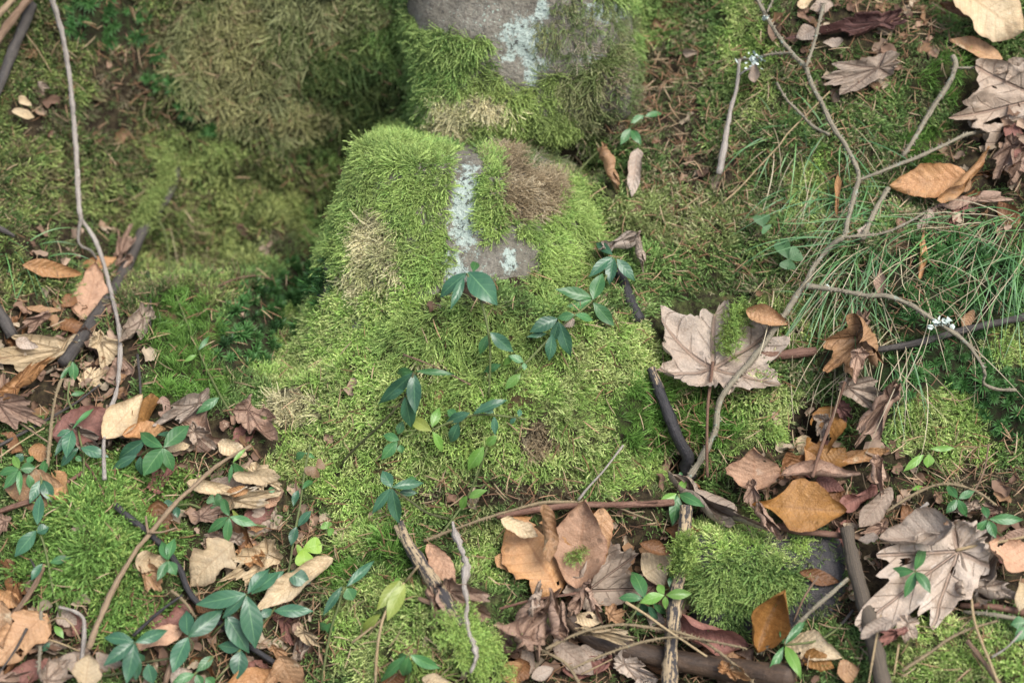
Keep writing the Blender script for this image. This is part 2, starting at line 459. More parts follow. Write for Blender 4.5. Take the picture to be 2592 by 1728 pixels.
# ---------------------------------------------------------------- materials for litter and plants
def leaf_mat(name, c1, c2, vein, kind, patch=None, patch_lo=.62, rough=.55, spot=.5, trans=.12):
    m, t, b, out = new_mat(name)
    oi = nd(t, 'ShaderNodeObjectInfo')
    tc = nd(t, 'ShaderNodeTexCoord')
    obj, uvv = tc.outputs['Object'], tc.outputs['UV']
    w4 = math_(t, 'MULTIPLY', oi.outputs['Random'], 37.0)
    big = noise(t, obj, 26, 4, .6, w4)
    mid = noise(t, obj, 110, 5, .65, w4)
    fine = noise(t, obj, 700, 3, .6, w4)
    c = mix(t, step(t, big, .3, .7), c1, c2)
    c = mix(t, math_(t, 'MULTIPLY', step(t, mid, .42, .72), .6), c, tuple(x * .52 for x in c1))
    c = mix(t, math_(t, 'MULTIPLY', step(t, fine, .5, .7), .35), c, tuple(min(1, x * 1.35) for x in c1))
    if patch:
        c = mix(t, math_(t, 'MULTIPLY', step(t, noise(t, obj, 38, 5, .65, math_(t, 'ADD', w4, 5.0)), patch_lo, patch_lo + .1), .85), c, patch)
    sx = nd(t, 'ShaderNodeSeparateXYZ')
    lk(t, uvv, sx.inputs[0])
    X, Y = sx.outputs[0], sx.outputs[1]
    if kind == 'b':
        aw = math_(t, 'ABSOLUTE', Y)
        mid_v = math_(t, 'SUBTRACT', 1, step(t, aw, .02, .07))
        fr = math_(t, 'FRACT', math_(t, 'SUBTRACT', math_(t, 'MULTIPLY', X, 8.5), math_(t, 'MULTIPLY', aw, 1.5)))
        tri = math_(t, 'ABSOLUTE', math_(t, 'SUBTRACT', fr, .5))
        lat = math_(t, 'SUBTRACT', 1, step(t, tri, .02, .12))
        v = math_(t, 'MAXIMUM', mid_v, math_(t, 'MULTIPLY', lat, .7))
        relief = math_(t, 'MULTIPLY', tri, .22)
    else:
        v = None
        for a in (0, .87, -.87, 1.83, -1.83):
            ca, sa = math.cos(a), math.sin(a)
            d = math_(t, 'ABSOLUTE', math_(t, 'SUBTRACT', math_(t, 'MULTIPLY', X, sa), math_(t, 'MULTIPLY', Y, ca)))
            al = math_(t, 'ADD', math_(t, 'MULTIPLY', X, ca), math_(t, 'MULTIPLY', Y, sa))
            on = step(t, al, 0, .02)
            k1 = math_(t, 'MULTIPLY', math_(t, 'SUBTRACT', 1, step(t, d, .008, .03)), on)
            fr = math_(t, 'FRACT', math_(t, 'SUBTRACT', math_(t, 'MULTIPLY', al, 5.5), math_(t, 'MULTIPLY', d, 5.0)))
            k2 = math_(t, 'SUBTRACT', 1, step(t, math_(t, 'ABSOLUTE', math_(t, 'SUBTRACT', fr, .5)), .02, .08))
            k2 = math_(t, 'MULTIPLY', math_(t, 'MULTIPLY', k2, math_(t, 'SUBTRACT', 1, step(t, math_(t, 'DIVIDE', d, math_(t, 'MAXIMUM', al, .02)), .30, .42))), on)
            k1 = math_(t, 'MAXIMUM', k1, math_(t, 'MULTIPLY', k2, .5))
            v = k1 if v is None else math_(t, 'MAXIMUM', v, k1)
        relief = math_(t, 'MULTIPLY', v, -.6)
    c = mix(t, math_(t, 'MULTIPLY', v, .46 if kind == 'b' else .6), c, vein)
    bl = noise(t, obj, 62, 6, .7, math_(t, 'ADD', w4, 11.0))
    c = mix(t, math_(t, 'MULTIPLY', step(t, bl, .54, .66), .55), c, tuple(x * q for x, q in zip(c1, (.5, .42, .36))))
    edge_w = math_(t, 'MULTIPLY', step(t, math_(t, 'ADD', math_(t, 'ABSOLUTE', Y), math_(t, 'MULTIPLY', math_(t, 'SUBTRACT', mid, .5), .5)), .80, 1.0), .5 if kind == 'b' else 0.0)
    c = mix(t, edge_w, c, tuple(x * q for x, q in zip(c1, (.55, .45, .4))))
    sn = nd(t, 'ShaderNodeTexVoronoi')
    sn.inputs['Scale'].default_value = 75
    lk(t, obj, sn.inputs['Vector'])
    sp_ = math_(t, 'MULTIPLY', math_(t, 'SUBTRACT', 1, step(t, sn.outputs['Distance'], .12, .2)), spot)
    c = mix(t, sp_, c, tuple(x * .3 for x in c1))
    hv = nd(t, 'ShaderNodeHueSaturation')
    lk(t, c, hv.inputs['Color'])
    lk(t, math_(t, 'ADD', .78, math_(t, 'MULTIPLY', oi.outputs['Random'], .42)), hv.inputs['Value'])
    lk(t, hv.outputs[0], b.inputs['Base Color'])
    b.inputs['Roughness'].default_value = rough
    b.inputs['Specular IOR Level'].default_value = .35
    h = math_(t, 'ADD', relief, math_(t, 'ADD', math_(t, 'MULTIPLY', mid, .8), math_(t, 'MULTIPLY', fine, .25)))
    bump(t, b, h, .95, .0030)
    tr = nd(t, 'ShaderNodeBsdfTranslucent')
    lk(t, hv.outputs[0], tr.inputs[0])
    ms = nd(t, 'ShaderNodeMixShader', i_0=trans)
    lk(t, b.outputs[0], ms.inputs[1])
    lk(t, tr.outputs[0], ms.inputs[2])
    lk(t, ms.outputs[0], out.inputs[0])
    return m
PALS = {  # c1, c2, vein, patch
 'tan':    ((.42, .26, .14), (.34, .19, .095), (.24, .12, .05), (.58, .46, .30)),
 'orange': ((.43, .25, .115), (.36, .18, .075), (.25, .11, .04), (.62, .50, .32)),
 'cream':  ((.56, .45, .29), (.47, .35, .20), (.34, .23, .12), (.68, .60, .46)),
 'pale':   ((.44, .37, .30), (.34, .26, .195), (.20, .125, .085), (.55, .49, .42)),
 'pink':   ((.36, .245, .175), (.29, .185, .13), (.20, .11, .08), (.44, .33, .25)),
 'grey':   ((.40, .32, .245), (.31, .235, .175), (.22, .14, .10), (.48, .40, .32)),
 'brown':  ((.23, .115, .05), (.17, .08, .035), (.11, .05, .025), None),
 'gold':   ((.33, .17, .05), (.25, .12, .035), (.15, .07, .02), None),
 'peach':  ((.50, .31, .20), (.42, .25, .15), (.34, .18, .10), (.58, .42, .30)),
 'wine':   ((.17, .085, .07), (.11, .05, .045), (.08, .04, .035), (.36, .28, .25)),
 'red':    ((.27, .13, .10), (.20, .09, .07), (.13, .06, .05), None),
}
LM = {}
for k_, (c1, c2, ve, pa) in PALS.items():
    for kd in 'bm':
        LM[k_ + kd] = leaf_mat('dead_leaf_%s_%s' % (k_, 'oval' if kd == 'b' else 'lobed'), c1, c2, ve, kd, pa, .60, .42 if k_ in ('gold', 'brown', 'tan', 'orange') else .65)
def bark_mat(name, c1, c2, c3=None, lo=.55, lichen=0, rough=.85, streak=(30, 3, 1), spec=.3):
    m, t, b, out = new_mat(name)
    tc = nd(t, 'ShaderNodeTexCoord')
    oi = nd(t, 'ShaderNodeObjectInfo')
    mp = nd(t, 'ShaderNodeMapping')
    mp.inputs['Scale'].default_value = streak
    lk(t, tc.outputs['UV'], mp.inputs[0])
    w4 = math_(t, 'MULTIPLY', oi.outputs['Random'], 31.0)
    n1 = noise(t, mp.outputs[0], 1.6, 5, .65, w4)
    n2 = noise(t, tc.outputs['Object'], 320, 5, .7, w4)
    n3 = noise(t, tc.outputs['Object'], 170, 5, .7, w4)
    c = mix(t, step(t, n1, .35, .65), c1, c2)
    c = mix(t, math_(t, 'MULTIPLY', step(t, n2, .5, .8), .6), c, tuple(x * .4 for x in c1))
    if c3:
        c = mix(t, step(t, math_(t, 'ADD', math_(t, 'MULTIPLY', n1, .6), math_(t, 'MULTIPLY', n3, .4)), lo, lo + .05), c, c3)
    if lichen:
        c = mix(t, step(t, n3, .68 - .2 * lichen, .74 - .2 * lichen), c, (.27, .315, .25))
    lk(t, c, b.inputs['Base Color'])
    b.inputs['Roughness'].default_value = rough
    b.inputs['Specular IOR Level'].default_value = spec
    bump(t, b, math_(t, 'ADD', n2, math_(t, 'MULTIPLY', n1, 1.5)), .8, .0015)
    return m
BARK = {
 'palegrey': bark_mat('bark_pale_grey', (.38, .345, .30), (.25, .215, .18), (.46, .43, .38), .56),
 'dark':     bark_mat('bark_dark', (.05, .045, .042), (.085, .075, .065), (.14, .13, .10), .66, .25, .7),
 'black':    bark_mat('bark_black', (.024, .023, .025), (.045, .042, .042), (.20, .15, .09), .68, 0, .55),
 'brown':    bark_mat('bark_brown', (.15, .095, .06), (.22, .15, .10)),
 'tan':      bark_mat('bark_tan', (.30, .22, .14), (.22, .155, .095), (.36, .30, .22), .63),
 'spruce':   bark_mat('bark_spruce_twig', (.28, .22, .13), (.19, .145, .085), (.33, .29, .19), .62, .15),
 'lichen':   bark_mat('bark_lichen', (.27, .24, .17), (.19, .165, .12), (.36, .35, .27), .58, .5),
 'red':      bark_mat('bark_reddish', (.13, .065, .045), (.20, .115, .08), (.30, .22, .15), .60, 0, .6),
 'straw':    bark_mat('dry_stalk', (.46, .36, .21), (.36, .26, .14)),
 'buff':     bark_mat('weathered_wood', (.40, .31, .19), (.30, .225, .14), (.05, .046, .046), .475, 0, .85, (22, 4, 1)),
 'plank':    bark_mat('weathered_plank', (.125, .10, .072), (.085, .07, .055), (.36, .30, .18), .60, 0, .85, (7, 9, 1)),
 'log':      bark_mat('wet_dark_log', (.055, .040, .030), (.10, .065, .042), (.14, .085, .045), .62, 0, .5),
 'petiole':  bark_mat('dead_petiole', (.20, .115, .075), (.14, .08, .055)),
 'stem':     bark_mat('green_stem', (.16, .19, .07), (.12, .15, .055), None, .5, 0, .5),
 'stemdark': bark_mat('dark_green_stem', (.07, .085, .035), (.10, .095, .045), None, .5, 0, .5),
}
def green_mat(name, c, c2, rib, rough=.28, trans=.12):
    m, t, b, out = new_mat(name)
    tc = nd(t, 'ShaderNodeTexCoord')
    oi = nd(t, 'ShaderNodeObjectInfo')
    sx = nd(t, 'ShaderNodeSeparateXYZ')
    lk(t, tc.outputs['UV'], sx.inputs[0])
    X, aw = sx.outputs[0], math_(t, 'ABSOLUTE', sx.outputs[1])
    n = noise(t, tc.outputs['Object'], 60, 4)
    col = mix(t, step(t, n, .3, .7), c, c2)
    rb = math_(t, 'SUBTRACT', 1, step(t, aw, .015, .075))
    fr = math_(t, 'FRACT', math_(t, 'SUBTRACT', math_(t, 'MULTIPLY', X, 6), math_(t, 'MULTIPLY', aw, 1.4)))
    tri = math_(t, 'ABSOLUTE', math_(t, 'SUBTRACT', fr, .5))
    lat = math_(t, 'SUBTRACT', 1, step(t, tri, .01, .07))
    col = mix(t, math_(t, 'MAXIMUM', math_(t, 'MULTIPLY', rb, .62), math_(t, 'MULTIPLY', lat, .22)), col, rib)
    hv = nd(t, 'ShaderNodeHueSaturation')
    lk(t, col, hv.inputs['Color'])
    lk(t, math_(t, 'ADD', .8, math_(t, 'MULTIPLY', oi.outputs['Random'], .4)), hv.inputs['Value'])
    lk(t, hv.outputs[0], b.inputs['Base Color'])
    b.inputs['Roughness'].default_value = rough
    b.inputs['Specular IOR Level'].default_value = .5
    bump(t, b, math_(t, 'ADD', math_(t, 'MULTIPLY', tri, .6), math_(t, 'MULTIPLY', n, .6)), .25, .001)
    tr = nd(t, 'ShaderNodeBsdfTranslucent')
    lk(t, hv.outputs[0], tr.inputs[0])
    ms = nd(t, 'ShaderNodeMixShader', i_0=trans)
    lk(t, b.outputs[0], ms.inputs[1])
    lk(t, tr.outputs[0], ms.inputs[2])
    lk(t, ms.outputs[0], out.inputs[0])
    return m
GREEN = {
 'd': green_mat('periwinkle_dark', (.035, .10, .056), (.048, .13, .066), (.15, .29, .13), .33),
 'g': green_mat('periwinkle_green', (.045, .135, .045), (.06, .165, .05), (.17, .32, .11), .38),
 'b': green_mat('periwinkle_young', (.12, .26, .045), (.16, .30, .06), (.27, .42, .14), .35, .2),
 'y': green_mat('periwinkle_yellowing', (.20, .26, .05), (.25, .29, .06), (.34, .38, .12), .4, .2),
 's': green_mat('sorrel_leaf', (.20, .36, .035), (.25, .40, .05), (.32, .45, .10), .5, .3),
 'p': green_mat('dull_round_leaf', (.055, .14, .045), (.045, .11, .035), (.09, .19, .07), .55, .12),
 'k': green_mat('withered_sorrel', (.22, .13, .07), (.17, .14, .06), (.26, .2, .1), .5, .2),
}

# ---------------------------------------------------------------- tubes (sticks, twigs, stems)
def catmull(pts, n):
    pts = np.asarray(pts, float)
    e = np.vstack([2 * pts[0] - pts[1], pts, 2 * pts[-1] - pts[-2]])
    seg = np.linalg.norm(np.diff(pts[:, :2], axis=0), axis=1)
    cum = np.concatenate([[0], np.cumsum(seg)])
    out = []
    for q in np.linspace(0, cum[-1], n):
        i = min(np.searchsorted(cum, q, 'right') - 1, len(pts) - 2)
        f = (q - cum[i]) / max(seg[i], 1e-9)
        a, b_, c, d = e[i], e[i + 1], e[i + 2], e[i + 3]
        out.append(.5 * (2 * b_ + (c - a) * f + (2 * a - 5 * b_ + 4 * c - d) * f * f + (3 * b_ - a - 3 * c + d) * f ** 3))
    return np.array(out)
def tube(P3, rad, sides=8, rough=.08, seed=0, pegs=0, flat=1.0):
    n = len(P3)
    tan = np.gradient(P3, axis=0)
    tan /= np.linalg.norm(tan, axis=1)[:, None]
    ref = np.cross(tan, -FWD)
    ref /= np.linalg.norm(ref, axis=1)[:, None]
    oth = np.cross(ref, tan)
    cum = np.concatenate([[0], np.cumsum(np.linalg.norm(np.diff(P3, axis=0), axis=1))])
    V, UVs = [], []
    for j in range(sides):
        a = 2 * math.pi * j / sides
        V.append(P3 + rad[:, None] * (math.cos(a) * ref + math.sin(a) * oth * flat))
    V = np.stack(V, 1).reshape(-1, 3)
    cen = np.repeat(P3, sides, 0)
    V = cen + (V - cen) * (1 + rough * (1.2 * fbm(V * 260, seed, 2) + .9 * vn(V * 70, seed + 3)) + .10 * vn(cen * 45, seed + 9))[:, None]
    F = []
    for i in range(n - 1):
        for j in range(sides):
            k = (j + 1) % sides
            F.append((i * sides + j, i * sides + k, (i + 1) * sides + k, (i + 1) * sides + j))
    uvv = np.stack([np.repeat(cum, sides), np.tile(np.abs(np.arange(sides) / sides - .5) * 2, n)], 1)
    V = list(V)
    UVv = list(uvv)
    for end, i0 in ((P3[0] - tan[0] * rad[0] * .3, 0), (P3[-1] + tan[-1] * rad[-1] * .3, (n - 1) * sides)):
        V.append(end)
        UVv.append(UVv[i0])
        c = len(V) - 1
        for j in range(sides):
            k = (j + 1) % sides
            F.append((i0 + k, i0 + j, c) if i0 == 0 else (i0 + j, i0 + k, c))
    if pegs:
        rr = random.Random(seed)
        L = cum[-1]
        for q in np.arange(.001, L, pegs):
            i = min(np.searchsorted(cum, q), n - 1)
            a = rr.random() * 6.283
            d = math.cos(a) * ref[i] + math.sin(a) * oth[i]
            s = np.cross(d, tan[i])
            r = rad[i]
            c = P3[i] + d * r * .8
            tip = P3[i] + d * (r * 1.0 + .0017 + .0008 * rr.random()) + tan[i] * .0009
            b0 = len(V)
            q_ = .0008
            V += [c + s * q_, c - s * q_, c + tan[i] * q_ * 2, tip]
            UVv += [UVv[i * sides]] * 4
            F += [(b0, b0 + 1, b0 + 3), (b0 + 1, b0 + 2, b0 + 3), (b0 + 2, b0, b0 + 3)]
    return np.array(V), F, UVv
def add_uv(me, uvs):
    l = me.uv_layers.new(name='uv')
    vi = np.zeros(len(me.loops), np.int32)
    me.loops.foreach_get('vertex_index', vi)
    l.data.foreach_set('uv', np.asarray(uvs, np.float32)[vi].ravel())
def path3d(tile_pts, lift, stiff=.6, step_px=22):
    pts = np.array([px(*q) if isinstance(q[0], str) else q for q in tile_pts], float)
    ln = np.sum(np.linalg.norm(np.diff(pts, axis=0), axis=1))
    n = max(5, int(ln / step_px))
    c = catmull(pts, n)
    s = np.array([smooth_hit(x, y, 14)[0] for x, y in c])
    k = max(1, int(n * .12))
    pad = np.pad(s, k, mode='edge')
    avg = np.array([pad[i:i + 2 * k + 1].mean() for i in range(n)])
    mn = np.array([pad[i:i + 2 * k + 1].min() for i in range(n)])
    lin = np.polyval(np.polyfit(np.linspace(0, 1, n), s, 2 if n > 6 else 1), np.linspace(0, 1, n))
    s2 = stiff * np.minimum(lin, avg + .012) + (1 - stiff) * avg
    s2 = np.minimum(s2, s + .004)
    pad = np.pad(s2, 2, mode='edge')
    s2 = np.array([pad[i:i + 5].mean() for i in range(n)])
    lf = np.interp(np.linspace(0, 1, n), np.linspace(0, 1, len(lift)), lift) if isinstance(lift, (list, tuple)) else lift
    return np.array([at_depth(x, y, d) for (x, y), d in zip(c, s2 - lf)])
seedc = [100]
def ts(tile, *xy):
    return [(tile, xy[i], xy[i + 1]) for i in range(0, len(xy), 2)]
TWIG_PX = []
def tube_obj(name, pts, d0, d1, bark, lift=.009, parent=None, pegs=0, rough=.14, sides=8, origin=None, stiff=.6, flat=1.0, prof=None):
    seedc[0] += 1
    P3 = path3d(pts, lift, stiff, 9 if bark in ('spruce', 'lichen', 'tan', 'palegrey', 'buff') else 16)
    n = len(P3)
    if bark in ('spruce', 'lichen', 'tan', 'brown', 'palegrey'):
        rough = rough * 1.7
    r = np.linspace(d0, d1, n) * K * PXM / 2 * (.8 if bark == 'spruce' else .92)
    if prof is not None:
        r = r * np.interp(np.linspace(0, 1, n), np.linspace(0, 1, len(prof)), prof)
    V, F, U = tube(P3, r, sides, rough, seedc[0], pegs, flat)
    org = P3[0] if origin is None else origin
    me = mesh_from(name, V - org, F)
    add_uv(me, U)
    o = link(name, me, BARK[bark], parent, None if parent else org)
    return o, org
def twig(name, label, cat, bark, pts, d0, d1, lift=.009, pegs=0, sides=(), rough=.14, group=None, stiff=.6, nsides=8, prof=None):
    o, org = tube_obj(name, pts, d0, d1, bark, lift, None, pegs, rough, nsides, None, stiff, 1.0, prof)
    tag(o, label, cat, group)
    for sp_, a, b_, *rest in sides:
        tube_obj('side_branch', sp_, a, b_, rest[0] if rest else bark, lift, o, pegs, rough, 6, org, stiff)
    return o
SP = .0021
T = twig
T('fallen_stick', 'long thin pale grey stick slanting over the mossy hollow and the dead leaves', 'stick', 'palegrey',
  ts('A1', 320, -60, 380, 110, 430, 320, 460, 520, 485, 760, 500, 960, 515, 1200, 530, 1420) + ts('B1', 570, 30, 640, 150, 690, 300, 730, 450, 755, 560, 785, 700, 795, 850, 785, 1000, 770, 1130, 730, 1250, 700, 1360, 685, 1500) + ts('C1', 690, 220), 44, 30, [.05, .03, .018, .014],
  sides=[(ts('B1', 537, -40, 520, 140, 600, 195, 640, 250), 30, 18)], stiff=.8)
T('fallen_stick', 'thick dark bare stick standing off the mossy hollow beside the brown mossy one', 'stick', 'dark', ts('A1', 215, 20, 150, 190, 90, 320, 40, 450, -40, 640), 84, 84, .014)
T('fallen_stick', 'brown stick with moss at the edge of the hollow', 'stick', 'brown', ts('A1', 230, -50, 100, 100, -40, 300), 55, 60, .03)
T('fallen_stick', 'pale broken stick end crossing the corner of the hollow', 'stick', 'tan', ts('A1', 120, -40, 0, 90, -60, 150), 48, 48, .035)
T('dry_stalk', 'thin dry stalk bridging from the dark stick to the pale leaf scraps', 'stalk', 'straw', ts('A1', 40, 60, 150, 200, 250, 330, 340, 480), 11, 8, .012)
T('fallen_branch', 'dark rotting branch partly wrapped in yellow-green moss in the hollow', 'branch', 'dark',
  ts('A1', 1165, 1100, 1140, 1230, 1080, 1340, 1000, 1450) + ts('B1', 940, 70, 860, 250, 780, 400, 700, 540, 600, 680, 520, 800, 420, 940), 80, 96, .014, nsides=10)
T('fallen_stick', 'stub of dark stick beside orange leaves at the foot of the hollow', 'stick', 'dark', ts('B1', -60, 30, 20, 60, 95, 100), 60, 30, .01)
T('fallen_stick', 'thick dark stick end beside the cream lobed leaf', 'stick', 'dark', ts('B1', -60, 540, 20, 650, 80, 760), 100, 90, .01)
T('twig', 'straight dark twig lying under the reddish oval leaf', 'twig', 'dark', ts('B1', -20, 1490, 130, 1410, 330, 1300, 500, 1200, 660, 1080), 24, 14, .012)
T('spruce_twig', 'greenish knobbly twig rising beside orange crumpled leaf', 'twig', 'spruce', ts('C1', 315, 140) + ts('B1', 320, 1540, 335, 1400, 350, 1250, 385, 1100, 450, 960), 30, 22, .018, SP)
T('twig', 'thin reddish twig among periwinkle by the reddish oval leaf', 'twig', 'red', ts('C1', 545, 90, 620, 190, 690, 330), 18, 14, .014)
T('twig', 'short pale twig leaning on pinkish lobed leaf', 'twig', 'tan', ts('B1', 130, 1330, 230, 1400, 350, 1480), 18, 13, .016)
T('dry_stalk', 'pale dry stalk beside the pinkish lobed leaf', 'stalk', 'straw', ts('B1', -20, 1570, 150, 1450, 295, 1365), 13, 10, .014)
T('fallen_stick', 'long slender tan stick with two side stubs crossing the feathery moss', 'stick', 'tan',
  ts('C1', 1660, 0, 1450, 120, 1290, 260, 1150, 390, 1010, 560, 900, 690, 820, 820, 740, 960, 690, 1080, 640, 1190, 585, 1340), 22, 40, .018,
  sides=[(ts('C1', 980, 575, 970, 520, 964, 465), 22, 12), (ts('C1', 990, 572, 1070, 570, 1165, 542), 20, 14)], stiff=.9)
T('fallen_stick', 'crooked black stick winding under periwinkle leaves', 'stick', 'black', ts('C1', 755, 385, 850, 470, 950, 550, 1050, 640, 1140, 740, 1200, 840, 1240, 950, 1300, 1030, 1440, 1160, 1600, 1290) + ts('C2', 50, 1370, 180, 1460), 44, 44, .010, stiff=.3)
T('fallen_stick', 'brown snapped stick with a short fork in the feathery moss', 'stick', 'brown', ts('C1', 298, 785, 230, 920, 150, 1040, 78, 1120), 34, 36, .014, sides=[(ts('C1', 258, 870, 230, 800, 200, 748), 20, 12, 'dark')])
T('fallen_stick', 'bent grey stick with a right-angled elbow', 'stick', 'palegrey', ts('C1', 390, 1065, 480, 1090, 550, 1140, 556, 1260, 540, 1420), 26, 34, .012, stiff=.3)
T('twig', 'straight dark twig pointing at the periwinkle rosette', 'twig', 'black', ts('C1', 1205, 985, 1050, 1100, 880, 1255), 16, 24, .013)
T('fallen_stick', 'reddish brown stick lying behind the periwinkle at the litter edge', 'stick', 'red', ts('C1', -40, 445, 120, 390, 300, 330, 480, 220, 545, 175), 38, 28, .012)
T('twig', 'brown twig with a scaly bud beside the long periwinkle leaf', 'twig', 'brown', ts('C1', 1188, 1362, 1130, 1450, 1090, 1580), 34, 30, .016, prof=[.3, 1, 1.1, .8])
T('twig', 'thin dark twig lying on large tan leaf', 'twig', 'dark', ts('C1', 178, 1205, 100, 1350, -20, 1520), 20, 12, .022)
T('spruce_twig', 'grey-green knobbly twig beside the large tan leaf', 'twig', 'lichen', ts('C1', 272, 1090, 265, 1300, 255, 1505), 22, 26, .016, SP)
T('dry_stalk', 'straight pale stalk lying by the elbowed stick', 'stalk', 'straw', ts('C1', 285, 1270, 400, 1305, 525, 1355), 14, 9, .014)
T('dry_stalk', 'arched pale stalk looping over the elbowed stick', 'stalk', 'straw', ts('C1', 288, 1195, 370, 1138, 450, 1152, 510, 1240, 540, 1320), 11, 11, [.01, .025, .025, .01])
T('spruce_twig', 'short pale knobbly twig behind the large periwinkle rosette', 'twig', 'spruce', ts('C1', 1130, 955, 1210, 1020, 1295, 1135), 24, 20, .014, SP)
st = T('broken_stick', 'short weathered buff stick with patches of dark bark and a split end', 'stick', 'buff', ts('C2', 975, 500, 1010, 620, 1090, 750, 1180, 880, 1260, 1000, 1330, 1110, 1375, 1190), 78, 112, .017, nsides=12,
       sides=[(ts('C2', 1010, 640, 970, 590, 942, 530), 50, 34)], prof=[.55, .95, 1, 1, 1, 1, .9])
T('fallen_stick', 'dark stick end poking from the moss cushion beside the weathered buff stick', 'stick', 'dark', ts('C2', 1500, 1370, 1600, 1460, 1700, 1560, 1760, 1640), 80, 95, .012)
T('withered_stalk', 'limp grey withered stalk twisting down over the weathered stick', 'stalk', 'palegrey', ts('C2', 1322, 500, 1350, 620, 1390, 720, 1415, 820, 1395, 920, 1420, 1020, 1408, 1140, 1432, 1250, 1482, 1370, 1440, 1500), 40, 40, .03, rough=.35, prof=[.4, 1.2, .9, 1.5, .7, .5, .8, 1.3, 1, .4], stiff=.4)
T('spruce_twig', 'tan knobbly twig lying against the reddish stick below the moss slope', 'twig', 'spruce', ts('C2', 1130, 630, 1390, 530, 1600, 460, 1829, 395) + ts('C3', 280, 372, 500, 372), 22, 26, .013, SP)
T('fallen_stick', 'reddish brown stick along the foot of the bright moss slope', 'stick', 'red', ts('C3', -60, 462, 200, 420, 400, 395, 600, 388, 800, 388, 1000, 380, 1110, 372), 44, 50, .012, sides=[(ts('C3', 740, 405, 850, 450, 970, 495), 22, 14, 'spruce'), (ts('C3', 1010, 368, 860, 376, 740, 392), 18, 10)])
T('dry_stalk', 'slender bleached stick under the drooping yellow leaves', 'stalk', 'straw', ts('C2', 655, 1300, 800, 1190, 940, 1080), 15, 13, .015)
T('twig', 'short brown budded twig under the weathered stick', 'twig', 'brown', ts('C2', 1095, 1005, 1150, 1028, 1210, 1050), 30, 34, .010)
T('dry_stalk', 'thin brown stalk lying on the moss above a periwinkle rosette', 'stalk', 'brown', ts('B2', 995, 880, 1200, 960, 1440, 1080), 13, 10, .013)
T('fallen_stick', 'smooth black stick with a knot showing through the moss', 'stick', 'black', ts('B3', 740, 320, 790, 430, 830, 550, 885, 655), 84, 84, .006, nsides=10)
T('broken_stick', 'smooth black stick with bark peeled off its broken pale end', 'stick', 'black', ts('B3', 1000, 1085, 1060, 1230, 1110, 1370, 1160, 1480, 1215, 1580) + ts('C3', 1180, 110, 1220, 215), 76, 92, .016, nsides=10,
  sides=[(ts('B3', 962, 970, 985, 1030, 1012, 1110), 70, 84, 'buff')])
br = T('spruce_branch', 'long forked spruce branch crusted with grey-green lichen', 'branch', 'lichen',
  ts('A4', 40, -50, 130, 120, 220, 260, 310, 370, 380, 440, 430, 570, 500, 700, 560, 830, 640, 950, 700, 1060, 735, 1160, 710, 1280, 670, 1430, 640, 1568) + ts('B4', 590, 130, 510, 210, 440, 300, 390, 400, 330, 480, 270, 580, 200, 680, 120, 800, 40, 900) + ts('B3', 1600, 950, 1500, 1060, 1430, 1160, 1400, 1270, 1390, 1370, 1340, 1480, 1290, 1568) + ts('C3', 1280, 110, 1210, 205),
  32, 46, [.035, .03, .028, .03, .03, .025, .012], SP, stiff=.85, sides=[
  (ts('A4', 300, 350, 150, 360, 60, 388, -50, 396), 20, 20), (ts('A4', 388, 440, 430, 320, 470, 170, 505, 30), 26, 26),
  (ts('A4', 540, 890, 440, 840, 350, 750, 260, 660, 195, 550), 24, 18), (ts('A4', 735, 1190, 850, 1150, 960, 1105, 1150, 1030, 1300, 960, 1450, 890, 1565, 870), 26, 26),
  (ts('A4', 640, 1568, 900, 1540, 1100, 1450, 1210, 1380), 24, 18), (ts('A4', 130, 80, 160, 20, 190, -40), 16, 14),
  (ts('B4', 385, 430, 500, 440, 640, 465, 780, 490, 920, 495, 1050, 540, 1150, 600, 1260, 670, 1370, 740, 1470, 830, 1540, 930, 1572, 1010, 1562, 1070, 1650, 1110, 1775, 1115), 40, 22)])
T('fallen_stick', 'lichen-flecked stick with a thin side twig beside the large grey lobed leaf', 'stick', 'lichen', ts('A4', 1355, 368, 1375, 425, 1340, 540, 1260, 660, 1190, 770, 1120, 890, 1030, 1030), 40, 36, .022, SP, sides=[(ts('A4', 1380, 450, 1500, 448, 1640, 434), 18, 14)])
T('fallen_stick', 'pale lichen-flecked stick standing up among fine grass', 'stick', 'lichen', ts('A4', 935, 1240, 840, 1400, 760, 1580), 32, 42, .018, SP)
T('fallen_stick', 'grey-brown stick passing behind the lichen branch under star moss', 'stick', 'dark', ts('B4', 850, 850, 1050, 820, 1250, 770, 1400, 725, 1600, 680, 1800, 640, 1880, 620), 46, 52, .012, rough=.16)
T('fallen_stick', 'dark red stick with torn bark behind the curled lobed leaf', 'stick', 'red', ts('B3', 1500, 895, 1600, 905) + ts('B4', 0, 905, 200, 885, 455, 858), 60, 66, .012, rough=.16)
T('broken_stick', 'pale brown stick standing on the needle-strewn bank', 'stick', 'palegrey', ts('A3', 1545, 395, 1530, 570, 1490, 720, 1450, 930, 1413, 1150), 32, 46, .018, sides=[(ts('A3', 1550, 495, 1580, 470, 1620, 452), 16, 14)])
T('dry_stalk', 'long straight straw stalk leaning across the fine grass', 'stalk', 'straw', ts('A3', 1440, 1340, 1550, 1240, 1680, 1100, 1829, 940) + ts('A4', 250, 900, 545, 605), 13, 10, .02, stiff=.9)
T('twig', 'thin grey stick resting on the bright moss slope', 'twig', 'palegrey', ts('C3', 778, -5, 650, 160, 550, 270, 480, 358), 14, 16, .014)
T('fallen_log', 'thick wet dark brown branch lying under the leaf litter', 'log', 'log', ts('C3', 380, 1090, 520, 1235, 660, 1300, 800, 1345, 1000, 1390, 1200, 1430, 1500, 1480, 1700, 1510, 1900, 1530), 120, 175, .014, nsides=14, rough=.06)
